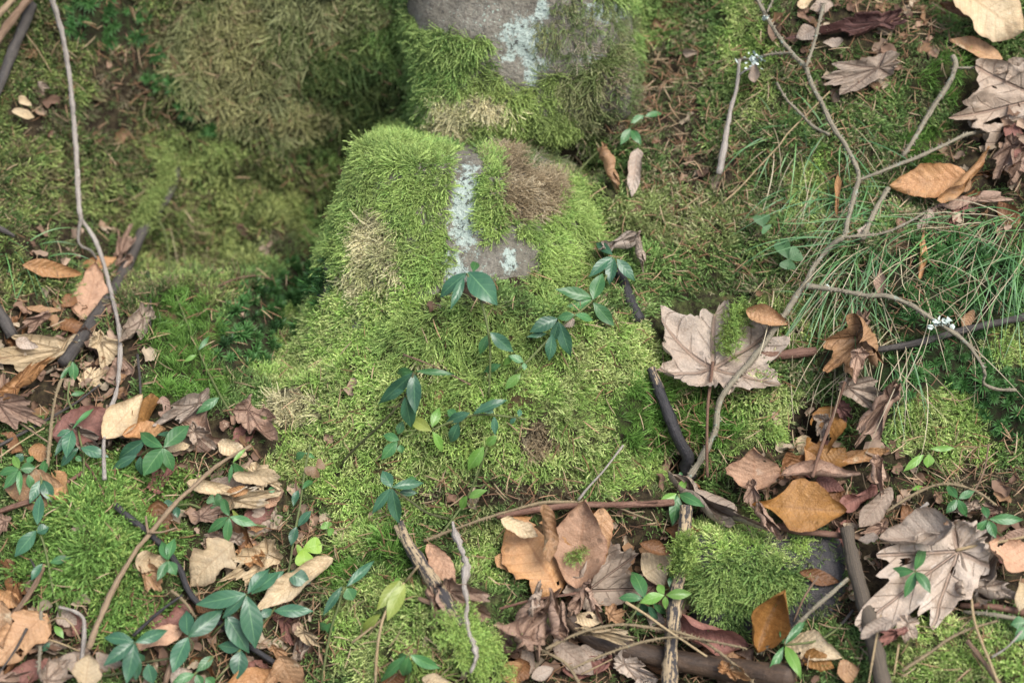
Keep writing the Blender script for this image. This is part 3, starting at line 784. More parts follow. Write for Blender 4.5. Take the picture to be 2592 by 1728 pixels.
T('fallen_stick', 'upright buff stick with flaking dark bark crossing the wet log', 'stick', 'buff', ts('C3', 1195, 400, 1180, 600, 1160, 800, 1130, 950, 1110, 1100, 1095, 1280, 1085, 1600), 84, 108, .030, nsides=12)
T('spruce_twig', 'knobbly tan twig over the pink strip leaf', 'twig', 'spruce', ts('C3', 30, 1268, 150, 1310, 280, 1370, 400, 1440, 470, 1540, 495, 1590), 22, 22, .022, SP)
T('spruce_twig', 'long arched knobbly twig crossing the buff stick, upper of two', 'twig', 'spruce', ts('C3', 265, 1342, 450, 1250, 620, 1200, 780, 1180, 950, 1200, 1130, 1230, 1300, 1290, 1420, 1370, 1530, 1460, 1640, 1570), 22, 22, .038, SP, stiff=.9)
T('spruce_twig', 'straighter knobbly twig crossing the buff stick, lower of two', 'twig', 'spruce', ts('C3', 435, 1472, 600, 1400, 760, 1340, 930, 1290, 1100, 1265, 1300, 1280, 1590, 1338), 20, 18, .043, SP, stiff=.9)
T('dry_stalk', 'straight orange-tan stalk lying from periwinkle to the buff stick', 'stalk', 'straw', ts('C3', 793, 1032, 920, 1110, 1060, 1210, 1180, 1290, 1330, 1392), 22, 13, .042, stiff=.95)
T('twig', 'thin reddish twig above the curled pink lobed leaf', 'twig', 'red', ts('C3', -40, 1075, 200, 1015, 510, 968), 16, 20, .026)
T('dry_stalk', 'short orange stalk lying on litter below the log', 'stalk', 'straw', ts('C3', 500, 1510, 600, 1460, 705, 1408), 13, 10, .018)
T('spruce_twig', 'lichen-coated twig between brown folded leaf and split plank', 'twig', 'lichen', ts('C4', 665, 875, 560, 970, 430, 1080, 330, 1180, 200, 1290, 70, 1365), 24, 36, .02, SP)
T('twig', 'thin brown twig leaning on the dark stone', 'twig', 'brown', ts('C4', 470, 860, 380, 990, 305, 1160), 20, 14, .018)
T('broken_stick', 'straight grey split stick with pale streaks beside the great pale lobed leaf', 'stick', 'plank', ts('C4', 655, 540, 700, 760, 750, 950, 810, 1180, 860, 1400, 905, 1600), 92, 116, .024, nsides=12, stiff=.9)
T('fallen_stick', 'brown mossy stick butting against the grey split stick', 'stick', 'red', ts('C4', 195, 528, 350, 568, 500, 578, 625, 592), 52, 46, .012)
T('spruce_twig', 'arched knobbly twig above the great pale lobed leaf', 'twig', 'spruce', ts('C4', 920, 432, 1100, 320, 1260, 256, 1400, 262, 1530, 310, 1645, 392), 22, 20, .017, SP)
T('dry_stalk', 'thin brown stalk leaning beside star moss', 'stalk', 'brown', ts('C4', 1460, 372, 1560, 180, 1595, -10), 14, 14, .016)
T('twig', 'forked grey twig end touching the great pale lobed leaf', 'twig', 'palegrey', ts('C4', 1195, 378, 1130, 430, 1040, 495), 24, 14, .018)
T('fallen_stick', 'short brown peeled stick on bright moss', 'stick', 'brown', ts('C4', 1452, 1288, 1560, 1420, 1670, 1580), 36, 40, .014)
T('spruce_twig', 'knobbly tan twig lying on bright moss below the great pale leaf', 'twig', 'spruce', ts('C4', 1025, 1485, 1200, 1370, 1340, 1270, 1500, 1200, 1650, 1158), 26, 18, .014, SP)
T('spruce_twig', 'lichen-flecked dark twig under the pinkish lobed leaf', 'twig', 'lichen', ts('C4', 1430, 1098, 1600, 1112, 1850, 1155), 24, 30, .012, SP)
T('fallen_stick', 'dark reddish stick beneath the pinkish lobed leaf', 'stick', 'red', ts('C4', 1410, 1052, 1600, 1062, 1860, 1105), 40, 54, .010)
T('twig', 'thin grey curved twig beside the bleached leaf stalk', 'twig', 'palegrey', ts('C4', 1850, 1170, 1740, 1310, 1615, 1398), 18, 14, .016)
T('dry_stalk', 'thin pale stalk lying over the split stick', 'stalk', 'straw', ts('C4', 882, 1120, 838, 1350, 798, 1590), 12, 12, .03)
T('dry_stalk', 'short thin pale stalk on the moss by the split stick', 'stalk', 'straw', ts('C4', 1002, 1308, 985, 1410, 968, 1515), 16, 12, .014)
T('dry_stalk', 'thin pale stalk lying by the cream-tan leaf near the split stick', 'stalk', 'straw', ts('C4', 468, 1172, 560, 1200, 675, 1210), 12, 8, .014)
T('twig', 'thin dark twig under the periwinkle near the folded brown leaf', 'twig', 'dark', ts('C4', 320, 1375, 450, 1300, 600, 1200, 700, 1085), 14, 20, .012)
T('twig', 'thin dark stalk standing in the mossy hollow', 'twig', 'dark', ts('B1', 975, 335, 990, 430, 995, 560, 992, 720), 22, 14, .012)
T('twig', 'curved brown twig lying on moss under the hanging cushions', 'twig', 'brown', ts('B1', 1420, 440, 1550, 385, 1690, 360, 1800, 385), 20, 14, .013)
T('twig', 'thin dark twig at the foot of green moss near the pale curled leaf', 'twig', 'dark', ts('B1', 910, 880, 925, 1030, 930, 1190), 20, 14, .012)

# ---------------------------------------------------------------- dead leaves
def bend(a, z, ang, half, shift=0.0):
    # wrap coordinate a (about shift) onto a circle so that the edge turns by ang
    if abs(ang) < 1e-3:
        return a, z
    rad = half / ang
    th = (a - shift) / rad
    return shift + (rad - z) * np.sin(th), rad - (rad - z) * np.cos(th)
def oval_leaf(L, W, o, seed):
    ns, nw = 25, 15
    s, ww = np.meshgrid(np.linspace(0, 1, ns), np.linspace(-1, 1, nw), indexing='ij')
    s, ww = s.ravel(), ww.ravel()
    f = np.sin(math.pi * np.clip(s, 0, 1) ** .86) ** .72
    f = np.maximum(f * (1 - .25 * s ** 4), .012)
    if o.get('neck'):
        q_ = np.clip((s - .12) / .38, 0, 1)
        f = f * (.22 + .78 * q_ * q_ * (3 - 2 * q_))
    rr = np.random.default_rng(seed)
    ph = rr.random(4) * 6.28
    edge = 1 + .035 * np.sin(s * 50 + ph[0]) * np.abs(ww) + .06 * np.sin(s * 9 + ph[1] + ww)
    torn = o.get('torn', rr.uniform(0, .35))
    if torn:
        edge *= 1 - torn * np.clip(vn(np.stack([s * 7 + seed, np.sign(ww) * 3, ww * 0], 1), seed) + .15, 0, 1) * np.abs(ww) ** 2
    x = (s - .5) * L
    y = ww * f * W / 2 * edge
    z = np.abs(y) * o.get('fold', rr.uniform(-.1, .25))
    z = z + .004 * W * np.sin(s * 8.5 * 6.283 - np.abs(ww) * 9) * np.abs(ww)
    cr = o.get('cr', .07)
    q = np.stack([x, y, np.zeros_like(x)], 1)
    z = z + cr * min(W, L) * (fbm(q * 30 + seed * 3.1, seed, 2) + .35 * vn(q * 110 + seed, seed + 4))
    z = z + W * .10 * np.sin(s * 7 + ph[2]) * np.abs(ww) ** 3
    y, z = bend(y, z, o.get('cw', rr.uniform(-.2, .7)), W / 2, o.get('sh', rr.uniform(-.2, .2)) * W)
    x, z = bend(x, z, o.get('cl', rr.uniform(-.6, .9)), L / 2, rr.uniform(-.15, .15) * L)
    tw = o.get('tw', rr.uniform(-.25, .25)) * (s - .5) * 2
    y, z = y * np.cos(tw) - z * np.sin(tw), y * np.sin(tw) + z * np.cos(tw)
    return np.stack([x, y, z], 1), grid_faces(ns, nw), np.stack([s, ww], 1)
def lobed_leaf(L, W, o, seed):
    rr = np.random.default_rng(seed)
    na, nr = 121, 15
    ph = np.linspace(-math.pi, math.pi, na)
    lobes = [(0, 1.0), (.87, .92), (-.87, .92), (1.83, .62), (-1.83, .62)]
    Rr = np.full(na, .30)
    for a, l in lobes:
        l = l * rr.uniform(.88, 1.08)
        dd = np.abs(ph - a - rr.uniform(-.06, .06))
        Rr = np.maximum(Rr, l * np.clip(1 - (dd / .62) ** 1.2 * .40, 0, 1) * (dd < .85))
    Rr = Rr * (1 + .14 * vn(np.stack([ph * 7, ph * 0, ph * 0 + seed], 1), seed) + .07 * vn(np.stack([ph * 13, ph * 0, ph * 0 + seed], 1), seed + 1))
    Rr[-1] = Rr[0]
    rho = np.linspace(0.0, 1, nr) ** .9
    RR, PH = np.meshgrid(rho, ph, indexing='ij')
    rad = RR * Rr[None, :]
    X, Y = (rad * np.cos(PH)).ravel(), (rad * np.sin(PH)).ravel()
    uvv = np.stack([X, Y], 1)
    x = (X * .92 - .43) * L
    y = Y * W / 1.75
    q = np.stack([x, y, np.zeros_like(x)], 1)
    cr = o.get('cr', .13) * 1.2
    z = cr * min(L, W) * (fbm(q * 22 + seed * 1.7, seed, 3) + .45 * vn(q * 85, seed + 6))
    ed = o.get('edge', .2)
    z = z + ed * L * RR.ravel() ** 3 * (.6 + .6 * vn(np.stack([PH.ravel() * 1.1, PH.ravel() * 0, PH.ravel() * 0 + seed], 1), seed + 2))
    z = z - .045 * L * np.cos(PH.ravel() * 7.2) * RR.ravel()
    y, z = bend(y, z, o.get('cw', rr.uniform(-.3, .8)), W / 2, o.get('sh', rr.uniform(-.2, .2)) * W)
    x, z = bend(x, z, o.get('cl', rr.uniform(-.4, .9)), L / 2, rr.uniform(-.1, .1) * L)
    # rolled margins
    if True:
        k = o.get('roll', rr.uniform(.1, .45))
        k = k * np.clip(.6 + 1.3 * vn(np.stack([PH.ravel() * 1.3, PH.ravel() * 0, PH.ravel() * 0 + seed], 1), seed + 8), 0, 1.6)
        e = np.clip((RR.ravel() - .62) / .38, 0, 1)
        x = x - np.cos(PH.ravel()) * e ** 2 * k * L * .25
        y = y - np.sin(PH.ravel()) * e ** 2 * k * W * .25
        z = z + np.sin(e * 2.6) * k * L * .13
    return np.stack([x, y, z], 1), grid_faces(nr, na), uvv
FOOT = []                                               # footprints: moss under a leaf is pressed down
lc = [0]
TC = -FWD
def dead_leaf(tile, bx, by, tx, ty, wz, kd, pal, label, lift=.009, group=None, pet=None, **o):
    lc[0] += 1
    seed = lc[0] * 7 + 3
    (x0, y0), (x1, y1) = px(tile, bx, by), px(tile, tx, ty)
    cx, cy = (x0 + x1) / 2, (y0 + y1) / 2
    Lp = math.hypot(x1 - x0, y1 - y0)
    s, n = smooth_hit(cx, cy, max(15, Lp * .22))
    s0, s1 = smooth_hit(x0, y0, 15)[0], smooth_hit(x1, y1, 15)[0]
    lim = Lp * PXM * .3
    s0, s1 = np.clip(s0, s - lim, s + lim), np.clip(s1, s - lim, s + lim)
    a, b_ = at_depth(x0, y0, s0 - lift), at_depth(x1, y1, s1 - lift)
    X = b_ - a
    L = np.linalg.norm(X)
    X /= L
    rr = random.Random(seed)
    n = n * .5 + TC * .6 + np.array([rr.uniform(-.16, .16), rr.uniform(-.16, .16), rr.uniform(-.05, .16)]) + np.array(o.get('nrm', (0, 0, 0)))
    n = n - X * (n @ X)
    n /= np.linalg.norm(n)
    Y = np.cross(n, X)
    W = wz * K * PXM
    cw = o.get('cw', 0)
    W2 = W * (1 + .28 * min(abs(cw), 3.2) ** 1.3) if abs(cw) > .8 else W
    V, F, U = (oval_leaf if kd == 'b' else lobed_leaf)(L * 1.13, W2 * 1.1, o, seed)
    V[:, 2] -= np.percentile(V[:, 2], 25)
    fc = V[F].mean(1)
    ur = np.abs(U[F].mean(1)[:, 1]) if kd == 'b' else np.linalg.norm(U[F].mean(1), axis=1)
    F = F[~((vn(fc * 75 + seed * 5.3, seed) > .80) & (ur > .12))]
    c = (a + b_) / 2
    M = np.stack([X, Y, n], 1)
    me = mesh_from('dead_leaf', V @ M.T, F)
    add_uv(me, U)
    ob = link('dead_leaf', me, LM[pal + kd], loc=c)
    tag(ob, label, 'dead leaf', group)
    FOOT.append((cx, cy, (x1 - x0) / Lp, (y1 - y0) / Lp, Lp * .46, wz * K * .42))
    if pet:
        tube_obj('petiole', pet[0], pet[1], pet[2], pet[3] if len(pet) > 3 else 'petiole', pet[4] if len(pet) > 4 else lift, ob, 0, .06, 6, c, .9)
    return ob
D = dead_leaf
# --- around the top right of the bank
D('A4', 1340, -90, 1800, 190, 470, 'b', 'cream', 'large cream oval leaf arching over a darker brown leaf', .032, fold=.2, cw=.5, cl=.5, cr=.06)
D('A4', 1780, 130, 1270, 60, 130, 'b', 'brown', 'brown oval leaf tucked under the large cream leaf', .012, cw=.9)
D('A4', 1665, 390, 1355, 268, 170, 'b', 'tan', 'smooth tan oval leaf lying near the lichen-flecked stick with a side twig', .013, cw=.35, cl=.2)
D('A4', 1960, 640, 1330, 790, 720, 'm', 'grey', 'large grey-tan lobed leaf spread at the edge of the fine grass', .02, edge=.1, cr=.06, cl=.3, cw=.3)
D('A4', 1850, 440, 1600, 500, 190, 'm', 'grey', 'small grey lobed leaf overlapping the large grey-tan lobed one', .028, cw=.5)
D('A4', 1430, 1170, 970, 1225, 235, 'b', 'orange', 'glossy orange-tan oval leaf lying flat in the fine grass', .018, cw=.25, cl=.25, fold=.05, cr=.04)
D('A4', 1250, 1335, 1580, 990, 120, 'b', 'orange', 'orange-tan leaf rolled into a tube over the flat glossy one', .03, cw=2.4, cl=.3, cr=.05)
D('A4', 1480, 1230, 1350, 1190, 120, 'b', 'tan', 'small tan leaf under the rolled orange-tan leaf', .012)
D('A4', 1310, 1375, 1720, 1330, 85, 'm', 'pink', 'pinkish leaf rolled into a long tube below the glossy orange-tan leaf', .018, cw=2.6, cr=.1)
D('A4', 1760, 960, 1640, 1200, 170, 'm', 'pink', 'pinkish curled leaf hanging below the large grey-tan lobed leaf', .02, cw=1.6, edge=.2)
D('A4', 1860, 1040, 1700, 1300, 190, 'm', 'pink', 'crumpled pinkish leaf beside the rolled tube leaf', .015, cw=1.3, cr=.14)
D('A4', 1420, 1400, 1330, 1530, 150, 'm', 'red', 'dull red crumpled leaf under the rolled tube leaf', .008, cr=.15)
D('A4', 1220, 1390, 1130, 1510, 60, 'b', 'pale', 'thin pale leaf strip hanging from the glossy orange-tan leaf', .012, cw=1.2)
D('A4', 870, 450, 450, 560, 250, 'm', 'grey', 'pinkish grey lobed leaf lying flat between spruce twigs', .014, edge=.05, cl=.1, cw=.15)
D('A4', 900, 150, 340, 240, 210, 'm', 'wine', 'wet wine-brown leaf with grey patches on spruce needles', .010, edge=.03, cl=.1, cw=.2, cr=.05)
D('A4', 440, 190, 330, 250, 110, 'b', 'pale', 'small pale scrap at the tip of the wet wine-brown leaf', .014)
D('A4', 640, 290, 500, 280, 80, 'b', 'pale', 'pale sliver of leaf under the wet wine-brown leaf', .010)
D('A4', 440, -20, 320, 60, 90, 'b', 'cream', 'cream leaf tip poking in beside the mossy root', .014)
D('A4', 560, 30, 420, 60, 110, 'b', 'pale', 'pale grey leaf scrap behind the upright twig of the lichen branch', .010)
D('A3', 650, 1060, 745, 1325, 125, 'm', 'tan', 'brown leaf curled into a cone beside a bleached leaf', .018, cw=2.2, cr=.08)
D('A3', 872, 995, 835, 1275, 125, 'b', 'pale', 'bleached grey leaf standing beside the brown cone leaf', .014, cw=.6)
D('A3', 1640, 560, 1655, 390, 75, 'b', 'pale', 'small bleached leaf next to the standing stick', .012, cw=1)
D('A3', 1180, 345, 1260, 345, 60, 'b', 'grey', 'tiny grey leaf curl on spruce needles', .012, cw=1.4)
D('A1', 120, 640, 205, 700, 65, 'b', 'cream', 'cream leaf scrap in the hollow, upper of a pair', .014, cw=.5)
D('A1', 85, 735, 225, 775, 70, 'b', 'cream', 'cream leaf scrap in the hollow, lower of a pair', .014, cw=.4)
D('A1', 250, 560, 340, 590, 70, 'm', 'grey', 'small grey crumpled leaf behind the long pale stick', .012)
D('A4', 590, 1410, 605, 1150, 44, 'b', 'orange', 'narrow orange-brown leaf standing in fine grass by the lichen branch', .014, cw=1.6)
D('B4', 1135, 370, 1160, 90, 64, 'b', 'orange', 'narrow orange leaf strip standing behind fine grass', .010, cw=1.4)
D('B4', 745, 130, 785, 25, 60, 'b', 'pale', 'small pale leaf strip in the thick of the grass', .014, cw=1)
# --- left hollow and litter under it
D('B1', 170, 290, 530, 350, 115, 'b', 'orange', 'orange leaf with bleached rim at the foot of the hollow', .014, cr=.08)
D('B1', 545, 300, 760, 260, 110, 'b', 'orange', 'orange bleached leaf behind the dark rotting branch', .010)
D('B1', 555, 655, 640, 315, 260, 'b', 'peach', 'large smooth oval pinkish leaf with a cream spot under the long grey stick', .016, cw=.35, cl=.3, cr=.04)
D('B1', 790, 240, 870, 10, 165, 'm', 'pink', 'pinkish lobed leaf standing on the dark rotting branch', .034, edge=.08)
D('B1', 850, 265, 735, 355, 110, 'm', 'pink', 'small pinkish leaf hooked over the dark rotting branch', .034, cw=1)
D('B1', 170, 575, 400, 590, 55, 'b', 'tan', 'thin tan leaf edge showing through dull moss', .010)
D('B1', 500, 500, 410, 560, 100, 'b', 'brown', 'dark brown leaf beside the large smooth pinkish leaf', .006)
D('B1', 420, 850, -40, 900, 280, 'm', 'cream', 'large cream lobed leaf at the foot of the dark branch', .010, cr=.08)
D('B1', 90, 1110, 380, 930, 210, 'm', 'orange', 'crumpled orange-tan leaf on the cream lobed leaf', .026, cr=.14, edge=.2)
D('B1', 270, 640, 100, 740, 110, 'm', 'pink', 'small pinkish crumple on the cream lobed leaf', .020, cr=.15, cw=1)
D('B1', 100, 790, 250, 830, 80, 'b', 'pale', 'pale leaf scrap on the cream lobed leaf', .022)
D('B1', 640, 790, 860, 960, 280, 'm', 'cream', 'bleached cream lobed leaf under the lower end of the long grey stick', .008, cr=.05, edge=.04)
D('B1', 950, 640, 800, 880, 200, 'm', 'grey', 'grey-pink lobed leaf tucked between dark branch and green moss', .008, cr=.1)
D('B1', 560, 1060, 700, 1000, 170, 'm', 'cream', 'dull cream leaf below the bleached cream lobed leaf', .004)
D('B1', 30, 1160, 20, 990, 120, 'm', 'pink', 'pinkish leaf behind the crumpled orange-tan leaf', .010)
D('B1', -20, 1200, 260, 1330, 230, 'm', 'pink', 'pinkish lobed leaf with a raised rim over the dark twig', .018, edge=.18)
D('B1', 370, 1410, 800, 1290, 250, 'b', 'red', 'large reddish oval leaf with clear side veins under the dark twig', .012, cw=.3, fold=.1)
D('B1', 700, 1430, 930, 1160, 150, 'b', 'cream', 'cream leaf with upturned edge by the foot of the long grey stick', .024, cw=1.3)
D('B1', 950, 1340, 1000, 1150, 160, 'b', 'gold', 'shiny golden-brown leaf standing behind periwinkle', .012, cw=.9)
D('B1', 830, 1420, 1110, 1385, 120, 'b', 'orange', 'ribbed orange leaf arched right behind a periwinkle rosette', .018, cw=1.2)
D('B1', 1320, 1200, 1050, 1350, 150, 'm', 'pale', 'pale pinkish lobed leaf above the periwinkle rosette', .014, cr=.1)
D('B1', 1080, 1170, 1090, 1310, 90, 'b', 'pink', 'small pinkish leaf beside the pale pinkish lobed one', .014)
D('B1', 1110, 1510, 1250, 1480, 75, 'b', 'cream', 'cream leaf tip sticking out from the periwinkle rosette', .012)
D('B1', 1280, 1380, 1450, 1520, 170, 'm', 'grey', 'grey-tan crumpled leaf by the end of the slender tan stick', .014, cr=.14)
D('B1', 1640, 1250, 1830, 1490, 290, 'm', 'pink', 'crumpled pinkish brown leaf at the edge of the moss slope', .016, cr=.16, edge=.2)
D('B1', 1450, 1470, 1620, 1540, 130, 'b', 'cream', 'bleached leaf scrap under the slender tan stick', .010)
D('B1', 740, 1330, 720, 1550, 150, 'm', 'grey', 'grey-pink curled leaf at the foot of the long grey stick', .012, cw=1.3)
D('B1', 510, 1390, 700, 1530, 170, 'm', 'grey', 'grey-pink lobed leaf beside the reddish oval leaf', .012)
D('B1', 860, 1350, 780, 1420, 110, 'b', 'grey', 'small grey leaf between cream leaf and orange ribbed leaf', .008)
D('B1', -20, 1440, 140, 1510, 140, 'b', 'brown', 'brown ribbed leaf under the pale dry stalk', .010)
D('B1', 200, 1510, 340, 1550, 110, 'b', 'orange', 'small orange leaf behind the knobbly greenish twig', .010)
D('C1', 430, 330, 40, 260, 230, 'b', 'tan', 'broad tan oval leaf behind periwinkle shoots', .010, cw=.3)
D('C1', 340, 180, 440, 380, 150, 'b', 'orange', 'orange-brown leaf propped on the broad tan oval leaf', .014, cw=.6)
D('C1', 1250, 245, 1550, 300, 105, 'b', 'cream', 'cream narrow leaf lying under the slender tan stick', .014, cw=.6)
D('C1', 1550, 200, 1850, 200, 110, 'b', 'cream', 'cream leaf with curled rim at the foot of the moss slope', .018, cw=.9)
D('C1', 1530, 360, 1850, 300, 210, 'm', 'cream', 'beige lobed leaf with small holes at the foot of the moss slope', .012, cr=.07)
D('C1', 1640, 290, 1500, 310, 70, 'b', 'orange', 'small orange leaf scrap on the beige lobed leaf', .018)
D('C1', 1320, 470, 1490, 440, 150, 'm', 'pink', 'pinkish lobed leaf behind a four-leaved periwinkle', .010)
D('C1', 1560, 620, 1330, 590, 100, 'm', 'grey', 'beige torn leaf under the four-leaved periwinkle', .010, cr=.12)
D('C1', 1740, 540, 1640, 560, 60, 'b', 'orange', 'small orange leaf beside the four-leaved periwinkle', .008)
D('C1', 1530, 660, 1250, 910, 240, 'b', 'cream', 'bleached cream leaf with a ragged hole', .014, torn=.5, cr=.08)
D('C1', 1770, 720, 1470, 890, 230, 'm', 'cream', 'cream and orange decayed leaf beside the bleached one with a hole', .010, cr=.07)
D('C1', 900, 750, 1080, 770, 110, 'b', 'cream', 'cream curled leaf rim beside the black crooked stick', .016, cw=1.3)
D('C1', 950, 790, 1080, 980, 150, 'm', 'tan', 'tan-pink lobed leaf hanging by the black crooked stick', .012, cr=.1)
D('C1', 1190, 1215, 890, 1345, 130, 'b', 'peach', 'pointed pale peach leaf under the periwinkle rosette near the straight dark twig', .012, cw=.5)
D('C1', 290, 1130, -30, 1440, 280, 'b', 'tan', 'large smooth tan oval leaf with a dark twig across it', .012, cw=.35, cr=.04)
D('C1', 10, 1040, 20, 1320, 120, 'b', 'tan', 'narrow tan leaf beside the large smooth tan leaf', .020, cw=.5)
D('C1', -20, 980, 130, 1045, 110, 'b', 'orange', 'small orange-tan leaf above the large smooth tan leaf', .010)
D('C1', 300, 1560, 470, 1380, 240, 'm', 'grey', 'grey-pink lobed leaf beside the bent elbowed stick', .014, cr=.1)
D('C1', 560, 1600, 590, 1390, 180, 'b', 'cream', 'smooth cream-tan leaf against the bent elbowed stick', .022, cw=.4)
D('C1', 400, 1430, 790, 1440, 130, 'b', 'grey', 'grey-brown leaf lying behind the smooth cream-tan leaf', .008)
D('C1', -20, 1550, 220, 1490, 90, 'm', 'pink', 'pink leaf with curled rim at the tip of the large tan leaf', .020, cw=1.5)
D('C1', 290, 1330, 460, 1330, 110, 'm', 'grey', 'dull grey leaf below the arched pale stalk', .006)
D('C1', 390, 1080, 500, 1180, 120, 'b', 'grey', 'dark grey leaf inside the crook of the elbowed stick', .005)
D('C1', 1480, 1590, 1800, 1500, 150, 'b', 'orange', 'orange-tan pointed leaf below the large periwinkle', .014, cw=.5)
D('C1', 1120, 1580, 1260, 1490, 130, 'b', 'pale', 'pale leaf beneath the budded brown twig', .008)
D('C1', 30, 500, -20, 620, 130, 'm', 'pink', 'pinkish leaf behind the feathery moss edge', .010)
D('C1', 1300, 1060, 1430, 1080, 70, 'b', 'brown', 'brown leaf sliver under the large periwinkle rosette', .012, cw=1)
# --- lower middle
D('C2', 500, 760, 40, 1070, 190, 'b', 'cream', 'long pale cream leaf folded along its midrib among periwinkle', .014, fold=.5, cw=.6)
D('C2', 190, 1400, 300, 1640, 200, 'b', 'tan', 'smooth tan leaf tip below the black crooked stick', .016, cw=.4)
D('C2', 100, 1640, 20, 1490, 150, 'b', 'tan', 'tan leaf beside the smooth tan leaf tip', .012, cw=.5)
D('C2', 330, 1230, 440, 1310, 120, 'm', 'cream', 'small cream-orange leaf scrap on spruce needles', .012)
D('C2', 140, 1340, 240, 1420, 80, 'm', 'tan', 'small tan torn leaf near the small cream-orange scrap', .010)
D('C2', 270, 1220, 330, 1190, 80, 'b', 'pink', 'pinkish leaf scrap beside the small cream-orange scrap', .010)
D('C2', 10, 180, 200, 300, 190, 'm', 'cream', 'dull beige crumpled leaf under the bright moss edge', .010, cr=.12)
D('C2', 80, 400, 180, 340, 60, 'b', 'peach', 'small peach leaf at the foot of the bright moss slope', .010)
D('C2', -20, 700, 90, 820, 140, 'm', 'orange', 'decayed orange leaf beside green sorrel', .008)
D('C2', 1165, 665, 1330, 910, 130, 'b', 'peach', 'glossy pinkish leaf with pale tip leaning on the weathered stick', .018, cw=.7)
D('C2', 1120, 840, 1210, 990, 60, 'b', 'orange', 'brown leaf edge behind the weathered stick', .008)
D('C2', 1290, 960, 1620, 1170, 290, 'm', 'pink', 'pinkish veined lobed leaf behind the withered stalk', .012, cr=.06)
D('C2', 1200, 1000, 1290, 1230, 130, 'm', 'pink', 'curled pink leaf under the lower end of the weathered stick', .010, cw=1.4)
D('C3', 330, 950, 70, 500, 420, 'b', 'orange', 'large orange-tan oval leaf with pinholes by the reddish stick', .014, cw=.35, cr=.05, cl=.3)
D('C3', 460, 910, 530, 385, 390, 'b', 'peach', 'broad orange-pink leaf with a cream blotch beside the large pinholed one', .022, cw=.55, fold=.25, cr=.05, cl=.2)
D('C3', 640, 430, 590, 840, 150, 'b', 'tan', 'tan leaf edge behind the broad cream-blotched leaf', .012, cw=.5)
D('C3', -20, 490, 200, 590, 120, 'b', 'cream', 'pale cream leaf end lying on the large pinholed leaf', .032, cw=.6)
D('C3', 225, 395, 290, 750, 115, 'b', 'tan', 'narrow rolled tan leaf standing across the large pinholed leaf', .040, cw=1.9, cr=.06)
D('C3', 510, 420, 710, 500, 90, 'b', 'brown', 'dark tan leaf tucked under the reddish stick', .008, cw=.6)
D('C3', -60, 740, 120, 820, 130, 'b', 'orange', 'small rust-orange leaf beside the large pinholed leaf', .012)
D('C3', 40, 700, 190, 860, 120, 'b', 'brown', 'wine-brown leaf under the large pinholed leaf', .008)
D('C3', 540, 960, 950, 650, 470, 'm', 'grey', 'large grey-pink lobed leaf with a round hole', .016, edge=.07, cr=.05, cl=.2, cw=.2)
D('C3', 920, 850, 1110, 740, 230, 'b', 'cream', 'smooth cream leaf leaning on the upright buff stick', .022, cw=.5, cr=.03)
D('C3', 900, 650, 1090, 720, 70, 'b', 'brown', 'brown curled leaf rim over the smooth cream leaf', .034, cw=1.6)
D('C3', 990, 920, 900, 990, 200, 'm', 'pink', 'pinkish leaf scrap under young periwinkle leaves', .010)
D('C3', 60, 1300, 330, 960, 360, 'm', 'pink', 'curled pink lobed leaf with hooked tips', .026, cr=.12, edge=.32, cw=1.0)
D('C3', 130, 1130, 240, 850, 120, 'm', 'grey', 'grey-pink leaf strip sticking up from the curled pink lobed leaf', .034, cw=1.4)
D('C3', 340, 1220, 270, 960, 170, 'm', 'pink', 'pink hooked leaf curl beside the thin reddish twig', .036, cw=1.7)
D('C3', 215, 1160, 195, 1500, 130, 'm', 'pink', 'pink strip leaf hanging under the knobbly tan twig', .016, cw=1.1)
D('C3', 60, 1370, -40, 1200, 260, 'm', 'pink', 'dull pink leaf below the curled pink lobed leaf', .008)
D('C3', 530, 940, 385, 1180, 110, 'm', 'pink', 'narrow pink curled leaf at the upper end of the wet log', .028, cw=1.5)
D('C3', 560, 1000, 650, 1190, 100, 'm', 'pink', 'pink leaf fold over the cream-white scrap', .030, cw=1.2)
D('C3', 455, 1130, 620, 1160, 100, 'b', 'cream', 'cream-white leaf scrap on the wet log', .024)
D('C3', 690, 1120, 800, 1090, 190, 'm', 'tan', 'tan torn leaf below the large holed grey-pink leaf', .016)
D('C3', 560, 1215, 900, 1270, 120, 'm', 'cream', 'pale tan decayed leaf lying along the wet log', .030, cr=.1)
D('C3', 1010, 1100, 960, 1200, 120, 'b', 'pale', 'beige leaf behind the upright buff stick', .010)
D('C3', 1140, 1160, 1580, 1310, 165, 'b', 'red', 'reddish pink leaf rolled into a spindle', .020, cw=1.7, cr=.08)
D('C3', 1660, 1350, 1850, 960, 420, 'b', 'gold', 'golden-brown leaf folded into an upright triangle', .020, fold=.9, cw=.6, cr=.03)
D('C3', 1300, 1380, 1540, 1390, 110, 'b', 'tan', 'tan leaf under the two crossing knobbly twigs', .012)
D('C3', 780, 1440, 1040, 1560, 190, 'm', 'pale', 'speckled beige leaf below the wet log', .012)
D('C3', 330, 1290, 570, 1500, 160, 'b', 'grey', 'grey-pink leaf lying across the lower litter by the knobbly tan twig', .012, cw=.6)
D('C3', 10, 1430, 110, 1600, 110, 'b', 'orange', 'orange curled leaf below the pink strip leaf', .020, cw=1.2)
D('C3', 120, 1420, 60, 1560, 130, 'b', 'brown', 'brown leaf behind the orange curled leaf', .008)
D('C3', 480, 1340, 660, 1390, 90, 'b', 'pale', 'beige leaf sliver below the wet log', .010)
D('C3', 180, 1530, 310, 1470, 80, 'b', 'pale', 'small pale leaf scrap beside the pink strip leaf', .014)
D('C3', 860, 1590, 1000, 1545, 90, 'b', 'pale', 'white-grey leaf scrap below the speckled beige leaf', .014)
